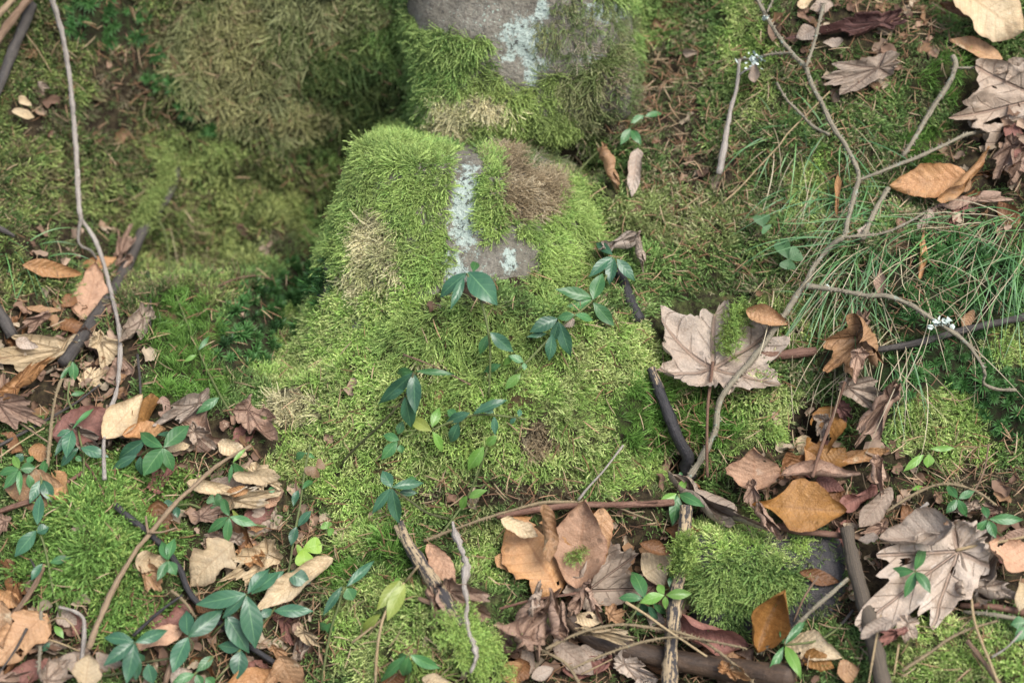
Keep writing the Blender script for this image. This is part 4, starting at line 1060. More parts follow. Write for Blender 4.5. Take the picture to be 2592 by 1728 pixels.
D('C3', 1470, 1480, 1640, 1570, 150, 'm', 'orange', 'orange-tan leaf scrap on the lower wet log', .036)
D('C2', 850, 1580, 1010, 1520, 90, 'b', 'brown', 'brown leaf rim below the moss cushion', .010)
D('C2', 1130, 1540, 1340, 1590, 90, 'b', 'cream', 'cream-tan leaf below the moss cushion', .012)
# --- lower right
D('C3', 1640, 285, 1645, 20, 310, 'b', 'peach', 'smooth round peach-coloured leaf with one small crack', .018, cw=.3, cl=.25, cr=.02, fold=.05)
D('C3', 1230, 320, 1720, 560, 170, 'm', 'grey', 'grey-pink leaf strip with curled rim beside the moss cushion', .022, cw=1.2, cr=.1)
D('C3', 1200, 245, 1350, 310, 100, 'm', 'brown', 'brown curled leaf at the foot of the lichen branch', .026, cw=1.8)
D('C3', 1630, 270, 1640, 430, 90, 'm', 'pink', 'pink leaf fold below the round peach leaf', .024, cw=1.4)
D('C3', 1690, 460, 1850, 670, 120, 'm', 'pink', 'tan-pink narrow leaf hanging over the moss cushion', .024, cw=1.3)
D('C4', 330, 470, 180, 640, 130, 'm', 'cream', 'dull cream leaf in the litter under the golden-brown wavy leaf', .005)
D('C4', 70, 390, 620, 430, 340, 'b', 'gold', 'golden-brown wavy leaf with long narrow base', .030, cw=.5, cl=-.3, cr=.08, neck=1)
D('C4', 195, 165, 755, 235, 115, 'b', 'pink', 'pink leaf rolled into a tube below the orange leaves', .020, cw=2.2, cr=.05)
D('C4', 520, 150, 640, 20, 170, 'b', 'gold', 'ribbed golden leaf under the folded pink leaf', .014)
D('C4', 380, 130, 500, 0, 160, 'b', 'orange', 'orange leaf with torn rim behind the rolled pink tube', .016, cw=.6)
D('C4', 640, 110, 920, 25, 70, 'b', 'orange', 'narrow orange leaf under fine hanging grass', .010, cw=.9)
D('C4', 850, 120, 880, 320, 110, 'm', 'pink', 'small crumpled pink leaf under fine hanging grass', .020, cw=1.3)
D('C4', 460, 220, 630, 290, 90, 'b', 'red', 'dark red wet leaf under the rolled pink tube', .008)
D('C4', 840, 270, 600, 420, 100, 'b', 'red', 'reddish rolled leaf behind the golden-brown wavy leaf', .012, cw=2.2)
D('C4', 935, 290, 750, 525, 115, 'b', 'grey', 'narrow pinkish grey leaf above the split stick', .018, cw=.9)
D('C4', 560, 470, 640, 560, 110, 'm', 'pink', 'crumpled pink leaf at the top of the split stick', .010)
D('C4', 1400, 690, 820, 1130, 620, 'm', 'pale', 'great pale grey lobed leaf with dark spots', .024, edge=.05, cr=.045, cl=.15, cw=.1, pet=(ts('C4', 1380, 690, 1500, 662, 1650, 640, 1850, 598), 22, 18, 'straw', .026))
D('C4', 1395, 555, 880, 620, 170, 'b', 'pale', 'pale leaf lobe rolled over along the great spotted leaf', .040, cw=1.6, cr=.08)
D('C4', 860, 600, 740, 620, 70, 'b', 'pale', 'whitish leaf strip touching the top of the split stick', .022)
D('C4', 900, 540, 760, 570, 120, 'm', 'pink', 'pinkish leaf behind the top of the great spotted leaf', .010)
D('C4', 1480, 940, 1540, 430, 400, 'm', 'grey', 'pinkish grey lobed leaf behind the great spotted one', .014, cr=.06, pet=(ts('C4', 1482, 930, 1490, 1100, 1530, 1250, 1600, 1420, 1665, 1590), 20, 20, 'straw', .02))
D('C4', 1590, 640, 1860, 830, 190, 'b', 'peach', 'smooth tan leaf rolled over the pinkish grey lobed leaf', .034, cw=1.2, cr=.03)
D('C4', 1840, 560, 1660, 640, 90, 'b', 'pink', 'pink leaf edge above the smooth tan rolled leaf', .022)
D('C4', 1500, 930, 1850, 1020, 190, 'm', 'pale', 'pale pinkish lobed leaf below the smooth tan rolled leaf', .020)
D('C4', 1490, 400, 1330, 440, 120, 'm', 'pale', 'pale leaf rim under the four-leaved periwinkle beside the arched twig', .014)
D('C4', 1660, 420, 1500, 400, 90, 'm', 'pink', 'pink leaf scrap beneath the periwinkle on the grey lobed leaf', .012)
D('C4', 1840, 900, 1800, 1080, 110, 'b', 'cream', 'cream leaf end over the pale pinkish lobed leaf', .026)
D('C4', 1060, 1170, 1030, 1330, 150, 'm', 'pale', 'pale torn lobe hanging below the great spotted leaf', .018)
D('C4', 930, 1160, 760, 1260, 90, 'b', 'pale', 'pale pointed lobe lying over the split stick', .040, cw=1.0)
D('C4', 1010, 1230, 820, 1290, 80, 'm', 'red', 'brown-red curled leaf under the great spotted leaf', .020, cw=1.6)
D('C4', 270, 1290, 600, 1390, 180, 'b', 'cream', 'cream-tan leaf lying under thin dark twig', .012, cw=.5)
D('C4', 590, 1510, 730, 1470, 130, 'b', 'tan', 'tan leaf in the litter beside the split stick', .010)
D('C4', 370, 1380, 560, 1460, 120, 'b', 'gold', 'golden leaf below the cream-tan leaf', .008)
# --- middle right
D('B4', 735, 740, 840, 530, 150, 'm', 'pink', 'tan-pink leaf strip standing up through the grass', .030, cw=1.2)
D('B4', 790, 760, 470, 1030, 300, 'm', 'tan', 'curled tan-pink lobed leaf hanging in the grass', .034, cr=.10, edge=.35, cw=1.1)
D('B4', 770, 780, 850, 1040, 190, 'm', 'tan', 'tan-pink leaf curl beside the hanging lobed leaf', .034, cw=1.2, cr=.1)
D('B4', 730, 870, 690, 1065, 130, 'm', 'pink', 'narrow tan-pink fold in front of the hanging lobed leaf', .042, cw=1.3)
D('B4', 880, 480, 885, 320, 55, 'b', 'pink', 'small crinkled pink leaf strip under the lichen branch', .020, cw=1.2)
D('B4', 640, 1090, 960, 1170, 230, 'm', 'grey', 'grey-pink lobed leaf below the hanging tan-pink leaf', .022, edge=.15)
D('B4', 940, 1170, 680, 1560, 210, 'm', 'pink', 'pinkish brown folded leaf drooping beside dark moss gap', .020, fold=.6, cw=1.2)
D('B4', 600, 1220, 730, 1330, 140, 'm', 'wine', 'dark crumpled leaf beneath the grey-pink lobed leaf', .018, cr=.15)
D('B4', 590, 1240, 430, 1590, 260, 'b', 'gold', 'golden-orange oval leaf under the brown leaf stalk', .014, cw=.6)
D('B4', 510, 1320, 500, 1490, 110, 'm', 'grey', 'grey-pink leaf curl on the golden-orange leaf', .026, cw=1.5)
D('B4', 390, 1430, 330, 1580, 130, 'b', 'cream', 'cream-orange leaf beside the golden-orange leaf', .012)
D('B4', 620, 1570, 920, 1520, 80, 'b', 'orange', 'orange leaf base under the drooping pinkish leaf', .010)
D('B4', 1490, 590, 1430, 710, 95, 'b', 'tan', 'tan leaf scrap between grass and star moss', .012)
D('B3', 690, 165, 940, 110, 120, 'm', 'pale', 'pale tan leaf with rolled rim above the periwinkle', .022, cw=1.5)
D('B3', 870, 140, 910, 340, 85, 'm', 'grey', 'grey-tan leaf tail hanging beside the periwinkle', .018, cw=1.5)
D('B3', 1370, 985, 1390, 430, 1080, 'm', 'pale', 'big pale brown lobed leaf with rolled edges and moss across it', .022, edge=.06, cr=.05, roll=.55, cl=.2, cw=.25, sh=0,
  pet=(ts('B3', 1370, 930, 1352, 1090, 1335, 1250, 1330, 1568) + ts('C3', 1335, 205), 22, 22, 'petiole', .026))
D('B3', 1610, 600, 1850, 680, 115, 'b', 'tan', 'tan rolled leaf margin resting against the lichen branch', .034, cw=1.9)
D('B3', 450, 640, 390, 700, 70, 'b', 'pale', 'pale leaf scrap under the long periwinkle shoot', .010)

twig('leaf_stalk', 'long brown leaf stalk leaning over the golden-orange leaf', 'stalk', 'petiole', ts('B4', 645, 1060, 560, 1300, 480, 1520) + ts('C4', 430, 205), 22, 26, .036, stiff=.9)

# loose brown leaves at the bottom of the litter: told apart only by where they lie
rl = random.Random(5)
LZ = [(170, 900, 190, 140, 5, 'under the cream lobed leaf by the dark rotting branch'), (430, 1130, 210, 90, 5, 'under the leaves around the bright periwinkle rosette'), (540, 1340, 220, 120, 5, 'beside the bleached holed leaf'),
      (560, 1640, 260, 90, 7, 'under the blue-green periwinkle rosettes'), (80, 1600, 150, 120, 5, 'under the large smooth tan leaf'), (1620, 1430, 230, 120, 7, 'under the large holed grey-pink leaf'), (1560, 1690, 420, 50, 8, 'below the wet log'),
      (2240, 1420, 260, 120, 6, 'under the great spotted leaf'), (2130, 1210, 240, 60, 5, 'around the golden-brown wavy leaf'), (2520, 420, 80, 160, 4, 'under the large grey-tan lobed leaf by the grass'), (2520, 1380, 80, 120, 4, 'under the smooth tan rolled leaf')]
for zx, zy, zr, zs, nn, where in LZ:
    for i in range(nn):
        a, r = rl.random() * 6.283, math.sqrt(rl.random())
        cx, cy = zx + zr * r * math.cos(a), zy + zs * r * math.sin(a)
        an, hl = rl.random() * 6.283, rl.uniform(32, 62)
        q = [((cx + sg * hl * math.cos(an)) / K, (cy + sg * hl * math.sin(an)) / K) for sg in (-1, 1)]
        D('A1', q[0][0], q[0][1], q[1][0], q[1][1], rl.uniform(90, 170), rl.choice('bbm'), rl.choice(['brown', 'pink', 'red', 'brown', 'grey']), 'dull half-buried leaf ' + where, .003,
          'half-buried leaves ' + where, cw=rl.uniform(-.3, 1.2), cr=.1)

# ---------------------------------------------------------------- periwinkle
def blade_mesh(L, W, arch, fold, tip=1.0, seed=0, heart=False):
    ns, nw = 13, 7
    s, ww = np.meshgrid(np.linspace(0, 1, ns), np.linspace(-1, 1, nw), indexing='ij')
    s, ww = s.ravel(), ww.ravel()
    if heart:
        f = np.where(s < .75, np.sin(s / .75 * math.pi / 2) ** .9, np.sqrt(np.clip(1 - ((s - .75) / .25) ** 2, .0, 1)) * 1.0)
        x = s * L - .0
        x = x - (1 - np.abs(ww)) * np.clip(s - .7, 0, 1) * L * .7
    else:
        f = np.sin(math.pi * s ** .92) ** .95 * (1 - .12 * s ** 3)
        x = s * L
    f = np.maximum(f, .05)
    y = ww * f * W / 2
    z = arch * L * 4 * s * (1 - s) + fold * np.abs(y) + .02 * L * np.sin(s * 9 + seed) * ww
    return np.stack([x, y, z], 1), grid_faces(ns, nw), np.stack([s, ww], 1)
def one_leaf(parent, org, tile, bx, by, tx, ty, wz, col, lb, lt, name='leaf', heart=False, depth=None):
    seedc[0] += 1
    rr = random.Random(seedc[0])
    (x0, y0), (x1, y1) = px(tile, bx, by), px(tile, tx, ty)
    s0 = depth if depth is not None else smooth_hit(x0, y0, 18)[0]
    s1 = smooth_hit(x1, y1, 18)[0]
    Lp = math.hypot(x1 - x0, y1 - y0) * PXM
    s1 = np.clip(s1, s0 - Lp * .5, s0 + Lp * .5)
    a, b_ = at_depth(x0, y0, s0 - lb), at_depth(x1, y1, s1 - lt)
    X = b_ - a
    L = np.linalg.norm(X)
    X /= L
    n = TC * .62 + PN * .5 + np.array([rr.uniform(-.32, .32), rr.uniform(-.3, .3), rr.uniform(-.1, .25)])
    n -= X * (n @ X)
    n /= np.linalg.norm(n)
    V, F, U = blade_mesh(L, wz * K * PXM * .98, rr.uniform(.02, .10), rr.uniform(.05, .35), 1, seedc[0], heart)
    M = np.stack([X, np.cross(n, X), n], 1)
    me = mesh_from(name, V @ M.T + a - org, F)
    add_uv(me, U)
    return link(name, me, GREEN[col], parent)
NS = [0]
def shoot(label, stems, leaves, lift=.020, name='periwinkle', cat='plant', group=None, stem='stem', sd=15):
    """stems: list of point lists; leaves: (tile, bx, by, tx, ty, width, colour[, extra lift])"""
    NS[0] += 1
    f = leaves[0]
    x0, y0 = px(*(stems[0][-1] if stems else f[:3]))
    p, n, s = hit(x0, y0)
    e = link(name, None, loc=p)
    e.empty_display_size = .01
    tag(e, label, cat, group)
    for q in stems:
        o, _ = tube_obj('stem', q, sd, sd * 1.15, stem, [lift * .95, lift * .6, .007], e, 0, .05, 6, p, .85)
    rr = random.Random(NS[0])
    for l in leaves:
        ex = l[7] if len(l) > 7 else 0
        one_leaf(e, p, *l[:6], l[6], lift + ex, lift * rr.uniform(.55, 1.0) + ex)
    return e
S = shoot
S('tall periwinkle shoot with drooping dark leaves over the lower boulder', [ts('B2', 1415, 345, 1490, 480, 1540, 640, 1565, 800, 1570, 950, 1560, 1165)],
  [('B2', 1418, 342, 1238, 505, 90, 'd'), ('B2', 1425, 335, 1617, 552, 165, 'd'), ('B2', 1395, 370, 1308, 582, 60, 'd'), ('B2', 1455, 335, 1478, 270, 60, 'g', -.01), ('B2', 1400, 360, 1320, 440, 45, 'd', -.004), ('B2', 1570, 735, 1722, 862, 85, 'd', -.012), ('B2', 1555, 750, 1500, 880, 60, 'g', -.026)], .05)
S('long arching periwinkle shoot beside the black stick and lower boulder', [ts('B3', 715, 240, 640, 420, 575, 520, 500, 590, 430, 640, 330, 730, 180, 890, 60, 1000)],
  [('B3', 578, 518, 640, 348, 100, 'g'), ('B3', 572, 508, 330, 450, 85, 'g'), ('B3', 572, 520, 372, 600, 82, 'g'), ('B3', 580, 538, 717, 692, 88, 'g'),
   ('B3', 705, 235, 552, 368, 75, 'd'), ('B3', 715, 245, 688, 422, 80, 'd'), ('B3', 735, 250, 852, 393, 80, 'd'), ('B3', 705, 222, 598, 138, 62, 'd', -.005),
   ('B3', 455, 618, 342, 642, 60, 'g', -.002), ('B3', 460, 618, 580, 655, 55, 'g', -.002), ('B3', 342, 642, 160, 732, 95, 'd'), ('B3', 350, 660, 305, 815, 60, 'd'), ('B3', 358, 670, 430, 893, 88, 'd'), ('B3', 308, 748, 288, 922, 74, 'd'), ('B3', 272, 742, 140, 765, 40, 'd', -.006),
   ('B3', 118, 930, 18, 888, 52, 'g', -.006), ('B3', 122, 935, 124, 985, 34, 'g', -.006), ('B3', 98, 1008, -5, 1110, 62, 'b', -.006), ('B2', 1640, 945, 1528, 992, 52, 'g', -.006), ('B2', 1720, 890, 1655, 950, 40, 'b', -.008)], .026)
S('broad dark periwinkle rosette on a bare stem over the moss slope', [ts('B2', 1065, 1000, 1015, 1140, 960, 1220, 840, 1350, 720, 1460, 620, 1560) + ts('C2', 590, 130)],
  [('B2', 1062, 1002, 832, 1208, 88, 'd'), ('B2', 1065, 1005, 1075, 1268, 98, 'd'), ('B2', 1060, 990, 952, 1002, 60, 'g', -.003), ('B2', 1078, 990, 1342, 1012, 42, 'g', -.008), ('B2', 1000, 1120, 885, 1172, 66, 'd', -.01), ('B2', 1008, 1160, 1048, 1362, 96, 'd', -.006)], .038, stem='stemdark')
S('creeping periwinkle with a yellow-green young tip on the moss slope', [ts('B2', 1185, 1380, 1300, 1330, 1440, 1285, 1590, 1280, 1810, 1308)],
  [('B2', 1182, 1385, 1038, 1300, 80, 'y'), ('B2', 1185, 1362, 1232, 1232, 62, 'b'), ('B2', 1185, 1390, 1248, 1525, 62, 'b'), ('B2', 1435, 1265, 1282, 1325, 66, 'd'), ('B2', 1362, 1330, 1308, 1460, 74, 'd', -.004), ('B2', 1460, 1272, 1690, 1180, 64, 'd'), ('B2', 1592, 1265, 1503, 1208, 60, 'd'), ('B2', 1595, 1290, 1602, 1412, 48, 'd'), ('B2', 1740, 1302, 1698, 1338, 32, 'd'), ('B2', 1760, 1292, 1768, 1240, 34, 'd'), ('B2', 1345, 1290, 1288, 1245, 60, 'g', -.006), ('B2', 1600, 1200, 1560, 1170, 40, 'b', -.006)], .018)
S('small periwinkle with a pale leaf just below the broad dark rosette', [ts('B2', 985, 1340, 965, 1450, 975, 1500)],
  [('B2', 968, 1445, 862, 1412, 60, 'g'), ('B2', 955, 1455, 850, 1572, 74, 'g'), ('B2', 960, 1405, 990, 1318, 56, 'g'), ('B2', 975, 1475, 988, 1532, 50, 'g', -.004)], .016)
S('bare-stemmed young periwinkle climbing from the needle strip', [ts('C2', 1550, 10, 1500, 150, 1420, 340, 1360, 430, 1200, 645)],
  [('B2', 1615, 1418, 1543, 1482, 58, 'b'), ('B2', 1528, 1488, 1425, 1640, 86, 'b'), ('C2', 1425, 342, 1552, 292, 56, 'b'), ('C2', 1412, 330, 1372, 424, 58, 'b')], .016)
S('dark periwinkle rosette pointing up beside the weathered stick end', [ts('C2', 920, 280, 1050, 370, 1150, 440, 1295, 482)],
  [('C2', 918, 275, 858, 165, 82, 'd'), ('C2', 922, 272, 1130, 245, 66, 'd'), ('C2', 912, 280, 790, 448, 64, 'd'), ('C2', 920, 282, 966, 512, 92, 'd'), ('C2', 970, 305, 1088, 310, 50, 'd', -.008), ('C2', 1010, 225, 1085, 215, 36, 'g', -.012)], .036, stem='stemdark')
S('trailing periwinkle vine running down past wood sorrel', [ts('C2', 380, -10, 350, 130, 330, 260, 310, 400, 280, 560, 260, 680, 230, 850, 150, 1060, 60, 1180)],
  [('C2', 328, 282, 402, 230, 44, 'g'), ('C2', 300, 292, 268, 398, 50, 'd'), ('C2', 385, 430, 298, 532, 58, 'd'), ('C2', 288, 535, 252, 658, 64, 'd'), ('C2', 345, 45, 283, 88, 54, 'g'), ('C2', 230, 842, 382, 908, 112, 'd'), ('C2', 205, 828, 28, 952, 66, 'd'), ('C2', 140, 1090, 402, 1092, 84, 'd'), ('C2', 120, 1078, 50, 1152, 46, 'd'), ('C2', 345, 45, 410, 80, 30, 'g', -.004)], .018)
S('largest periwinkle rosette with broad blue-green leaves', [ts('C1', 1630, 985, 1560, 1090, 1400, 1250)],
  [('C1', 1625, 978, 1298, 1048, 112, 'd'), ('C1', 1625, 985, 1472, 1138, 66, 'd'), ('C1', 1632, 990, 1690, 1338, 142, 'd'), ('C1', 1640, 975, 1782, 812, 84, 'd'), ('C1', 1665, 980, 1850, 830, 90, 'd'), ('C1', 1490, 1110, 1645, 1368, 124, 'd', -.014), ('C1', 1720, 1130, 1800, 1080, 60, 'd', -.01)], .036)
S('three-leaved dark periwinkle beside the budded brown twig', [ts('C1', 1245, 1262, 1280, 1330, 1180, 1390, 960, 1430)],
  [('C1', 1245, 1262, 1472, 1082, 116, 'd'), ('C1', 1240, 1250, 1232, 1088, 98, 'd'), ('C1', 1243, 1265, 1142, 1498, 116, 'd')], .028, stem='stemdark')
S('blue-green periwinkle rosette over the pale peach leaf', [ts('C1', 890, 1300, 915, 1380, 830, 1490, 640, 1525)],
  [('C1', 885, 1292, 688, 1265, 80, 'd'), ('C1', 895, 1298, 1108, 1218, 78, 'd'), ('C1', 885, 1300, 686, 1452, 84, 'd'), ('C1', 892, 1305, 838, 1570, 100, 'd'), ('C1', 922, 1400, 898, 1550, 58, 'd', -.01), ('C1', 978, 1440, 1012, 1572, 90, 'd', -.01), ('C1', 912, 1370, 952, 1424, 46, 'd', -.01)], .028, stem='stemdark')
S('periwinkle pair of rounded leaves under the largest rosette', [ts('C1', 1590, 1345, 1480, 1490, 1400, 1570)],
  [('C1', 1592, 1340, 1442, 1318, 78, 'd'), ('C1', 1592, 1350, 1570, 1540, 116, 'd')], .016)
S('low periwinkle shoot among spruce needles and moss', [ts('C1', 1412, 1390, 1290, 1505, 1200, 1580)],
  [('C1', 1412, 1388, 1298, 1492, 66, 'g'), ('C1', 1285, 1508, 1142, 1562, 64, 'g'), ('C1', 1300, 1510, 1335, 1590, 60, 'g'), ('C1', 1360, 1530, 1420, 1580, 70, 'g')], .014)
S('bright small four-leaved periwinkle above the tan-pink lobed leaf', [ts('C1', 1110, 757, 1125, 840, 1090, 930)],
  [('C1', 1108, 752, 1068, 626, 62, 'g'), ('C1', 1115, 752, 1155, 612, 66, 'g'), ('C1', 1108, 762, 1038, 895, 58, 'g'), ('C1', 1115, 762, 1165, 855, 74, 'g')], .028)
S('clean four-leaved periwinkle cross above the bleached holed leaf', [ts('C1', 1515, 468, 1640, 510, 1760, 535)],
  [('C1', 1515, 462, 1478, 345, 64, 'g'), ('C1', 1508, 470, 1376, 574, 64, 'g'), ('C1', 1520, 468, 1698, 526, 64, 'g'), ('C1', 1516, 475, 1502, 645, 64, 'g'), ('C1', 1535, 420, 1618, 552, 34, 'y', -.012)], .028)
S('large bright periwinkle rosette in front of the ribbed orange leaf', [ts('B1', 1078, 1500, 980, 1510, 920, 1568)],
  [('B1', 1072, 1492, 926, 1395, 86, 'g'), ('B1', 1082, 1492, 1250, 1348, 104, 'g'), ('C1', 960, -40, 786, 82, 92, 'd', -.008), ('C1', 1075, 15, 948, 196, 124, 'g'), ('C1', 1082, 15, 1146, 168, 78, 'g'), ('C1', 905, 62, 742, 152, 62, 'd', -.012), ('C1', 930, 70, 936, 192, 70, 'd', -.014), ('C1', 1085, 60, 1088, 178, 64, 'b', -.01), ('B1', 1040, 1410, 1170, 1415, 40, 'd', -.008)], .032)
S('spidery green periwinkle at the edge of the tan leaf', [ts('C1', 130, 152, 200, 180, 420, 222)],
  [('C1', 122, 152, -10, 190, 62, 'g'), ('C1', 128, 148, 88, 65, 52, 'b'), ('C1', 135, 150, 234, 142, 72, 'g'), ('C1', 122, 158, 26, 285, 62, 'g'), ('C1', 130, 160, 130, 325, 42, 'g'), ('C1', 185, 120, 215, 65, 46, 'g', -.01), ('C1', 150, 50, 110, 110, 60, 'd', -.014)], .028)
S('periwinkle shoot hanging in front of the broad tan leaf', [ts('C1', 275, 222, 255, 400, 245, 530)],
  [('C1', 272, 218, 302, 92, 54, 'g'), ('C1', 282, 226, 352, 376, 84, 'd'), ('C1', 268, 225, 196, 380, 66, 'd'), ('C1', 188, 188, 214, 294, 54, 'g'), ('C1', 382, 238, 374, 314, 54, 'g', -.008)], .026)
S('sagging dark periwinkle leaves at the feathery moss edge', [ts('C1', 250, 540, 290, 650, 320, 780, 350, 950, 400, 1125)],
  [('C1', 248, 520, 268, 325, 76, 'd'), ('C1', 240, 560, 98, 732, 92, 'd'), ('C1', 245, 572, 325, 538, 76, 'd'), ('C1', 240, 580, 140, 700, 60, 'd', -.006), ('C1', 330, 772, 474, 734, 54, 'g', -.004), ('C1', 282, 778, 206, 894, 54, 'd', -.008)], .024)
S('tall periwinkle with narrow leaves by the reddish oval leaf', [ts('B1', 460, 1060, 450, 1180, 500, 1290, 530, 1450) + ts('C1', 555, 80, 540, 260, 490, 420)],
  [('B1', 478, 1380, 438, 1565, 92, 'd'), ('B1', 468, 1385, 362, 1550, 54, 'd'), ('B1', 480, 1372, 635, 1228, 34, 'g'), ('C1', 535, 12, 718, 74, 76, 'd'), ('C1', 520, 10, 400, 140, 60, 'd', -.004), ('B1', 465, 1380, 375, 1420, 44, 'd', -.005), ('C1', 500, 70, 540, 100, 40, 'g', -.008)], .028)
S('single hanging periwinkle leaf below the dark rotting branch', [ts('B1', 470, 925, 420, 1010, 390, 1080)],
  [('B1', 482, 928, 490, 1060, 68, 'g'), ('B1', 462, 958, 396, 1056, 32, 'g'), ('B1', 465, 1150, 562, 1134, 34, 'g', -.01)], .026)
S('long bare periwinkle runner arching down the hollow', [ts('A1', 995, 1405, 1060, 1480) + ts('B1', 1085, 60, 1110, 180, 1130, 380, 1200, 580, 1280, 780, 1360, 960, 1450, 1140, 1530, 1275)],
  [('B1', 1312, 852, 1384, 758, 34, 'g'), ('B1', 1302, 884, 1212, 932, 34, 'b'), ('B1', 1450, 1165, 1298, 1272, 64, 'g')], .02, stem='stem')
S('pale-veined periwinkle tip against the shaded gap under the big boulder', [ts('A3', 900, 790, 820, 850, 740, 905, 560, 1050, 370, 1275)],
  [('A3', 825, 850, 758, 958, 64, 'g'), ('A3', 830, 862, 898, 958, 64, 'g'), ('A3', 912, 765, 826, 816, 58, 'g'), ('A3', 920, 770, 1034, 752, 48, 'g')], .022)
S('bright four-leaved periwinkle on the end of the reddish stick', [ts('C3', 1140, 318, 1172, 400, 1172, 560)],
  [('C3', 1130, 315, 1003, 388, 62, 'b'), ('C3', 1138, 308, 1192, 220, 54, 'b'), ('C3', 1138, 325, 1103, 523, 88, 'g'), ('C3', 1148, 318, 1315, 402, 78, 'g'), ('C3', 1175, 388, 1226, 416, 34, 'g', -.01), ('C3', 1152, 250, 1162, 162, 34, 'g', -.01)], .034)
S('double periwinkle rosette beside the upright buff stick', [ts('C3', 900, 1015, 850, 1110, 740, 1260, 705, 1400)],
  [('C3', 918, 1005, 835, 832, 102, 'g'), ('C3', 905, 1010, 745, 1006, 64, 'g'), ('C3', 1048, 985, 886, 1038, 76, 'b', .006), ('C3', 1062, 985, 1230, 976, 70, 'b', .006), ('C3', 1046, 978, 1006, 914, 54, 'b', .006), ('C3', 1056, 992, 1058, 1078, 42, 'b', .006), ('C3', 892, 1040, 912, 1118, 98, 'd', -.006), ('C3', 1086, 935, 1112, 848, 54, 'g', -.004), ('C3', 940, 1060, 1005, 1148, 50, 'd', -.008), ('C3', 975, 1040, 1062, 1112, 46, 'g', -.006)], .036)
S('drooping yellowing periwinkle leaves over the moss cushion', [ts('C2', 1095, 790, 1040, 860, 1005, 905), ts('C2', 1000, 905, 880, 1095, 840, 1230, 818, 1400, 810, 1575)],
  [('C2', 972, 888, 818, 1085, 92, 'y'), ('C2', 1005, 912, 888, 1158, 96, 'y'), ('C2', 842, 1112, 722, 1228, 62, 'y', -.008), ('C2', 930, 900, 975, 885, 40, 'b', -.006)], .028, stem='straw', sd=17)
S('narrow-leaved periwinkle vine between the cream folded leaf and moss cushion', [ts('C2', 605, 930, 560, 1080, 520, 1200, 480, 1400, 455, 1580)],
  [('C2', 618, 928, 802, 758, 58, 'd'), ('C2', 590, 930, 463, 1122, 54, 'd'), ('C2', 625, 940, 665, 1020, 92, 'g'), ('C2', 498, 1180, 436, 1200, 56, 'g', -.006), ('C2', 502, 1168, 518, 1244, 60, 'g', -.006)], .018)
S('bright periwinkle rosette low on the moss cushion', [ts('C2', 1030, 1385, 1035, 1480, 1030, 1590)],
  [('C2', 1022, 1385, 848, 1560, 64, 'g'), ('C2', 1032, 1390, 998, 1518, 78, 'g'), ('C2', 1042, 1382, 1236, 1468, 74, 'g'), ('C2', 1020, 1382, 960, 1392, 40, 'g', -.006)], .024)
S('small four-leaved periwinkle on moss by the arched knobbly twig', [ts('C4', 1390, 350, 1420, 400, 1440, 450)],
  [('C4', 1388, 346, 1322, 262, 54, 'g'), ('C4', 1396, 346, 1502, 298, 52, 'g'), ('C4', 1386, 354, 1312, 444, 58, 'g'), ('C4', 1394, 354, 1452, 468, 58, 'g')], .024)
S('four-leaved periwinkle over the pinkish grey lobed leaf', [ts('C4', 1590, 488, 1650, 570, 1720, 620)],
  [('C4', 1588, 480, 1556, 398, 54, 'g'), ('C4', 1600, 482, 1826, 488, 70, 'g'), ('C4', 1585, 490, 1478, 614, 70, 'g'), ('C4', 1595, 492, 1642, 610, 64, 'g')], .034)
S('four-leaved periwinkle lying on the great spotted leaf', [ts('C4', 1110, 828, 1125, 880, 1130, 930)],
  [('C4', 1110, 820, 1166, 664, 66, 'g'), ('C4', 1102, 826, 918, 836, 64, 'g'), ('C4', 1106, 834, 1038, 1000, 66, 'g'), ('C4', 1114, 832, 1210, 974, 70, 'g')], .044)
S('long-leaved periwinkle beside the folded golden triangle leaf', [ts('C4', 248, 1316, 450, 1290, 580, 1220, 690, 1100)],
  [('C4', 248, 1310, 388, 1142, 54, 'g'), ('C4', 240, 1308, 224, 1195, 36, 'g'), ('C4', 240, 1322, 132, 1525, 54, 'g'), ('C4', 252, 1322, 358, 1535, 76, 'b')], .032)
S('pale periwinkle under the hanging grass', [ts('C4', 1190, 40, 1250, 120, 1300, 190)],
  [('C4', 1165, 58, 1032, 168, 54, 'b'), ('C4', 1202, 55, 1190, 144, 78, 'b'), ('C4', 1212, 20, 1370, 14, 40, 'b'), ('C4', 1090, 290, 1160, 268, 34, 'b', -.008)], .02)
S('periwinkle leaves beside the thin curved grey twig', [ts('C4', 1835, 1180, 1850, 1260)],
  [('C4', 1845, 1165, 1742, 1180, 84, 'g'), ('C4', 1835, 1195, 1768, 1296, 66, 'g')], .02)
S('periwinkle sprig half under the slender tan stick', [ts('C1', 1160, 395, 1260, 385, 1340, 420)],
  [('C1', 1152, 388, 1066, 402, 76, 'd'), ('C1', 1168, 402, 1176, 476, 54, 'd')], .014)
S('narrow young periwinkle below the pinkish crumpled leaf', [ts('C1', 1542, 112, 1640, 170, 1700, 230)],
  [('C1', 1545, 112, 1615, 210, 58, 'g'), ('C1', 1540, 108, 1625, 18, 28, 'b'), ('C1', 1536, 120, 1514, 246, 28, 'g'), ('C1', 1770, 295, 1829, 285, 40, 'g', -.01)], .024)
S('tiny yellow-green periwinkle leaf on the grey leaf', [], [('C1', 362, 1188, 420, 1272, 46, 'b'), ('C1', 330, 1300, 280, 1360, 40, 'd')], .014)

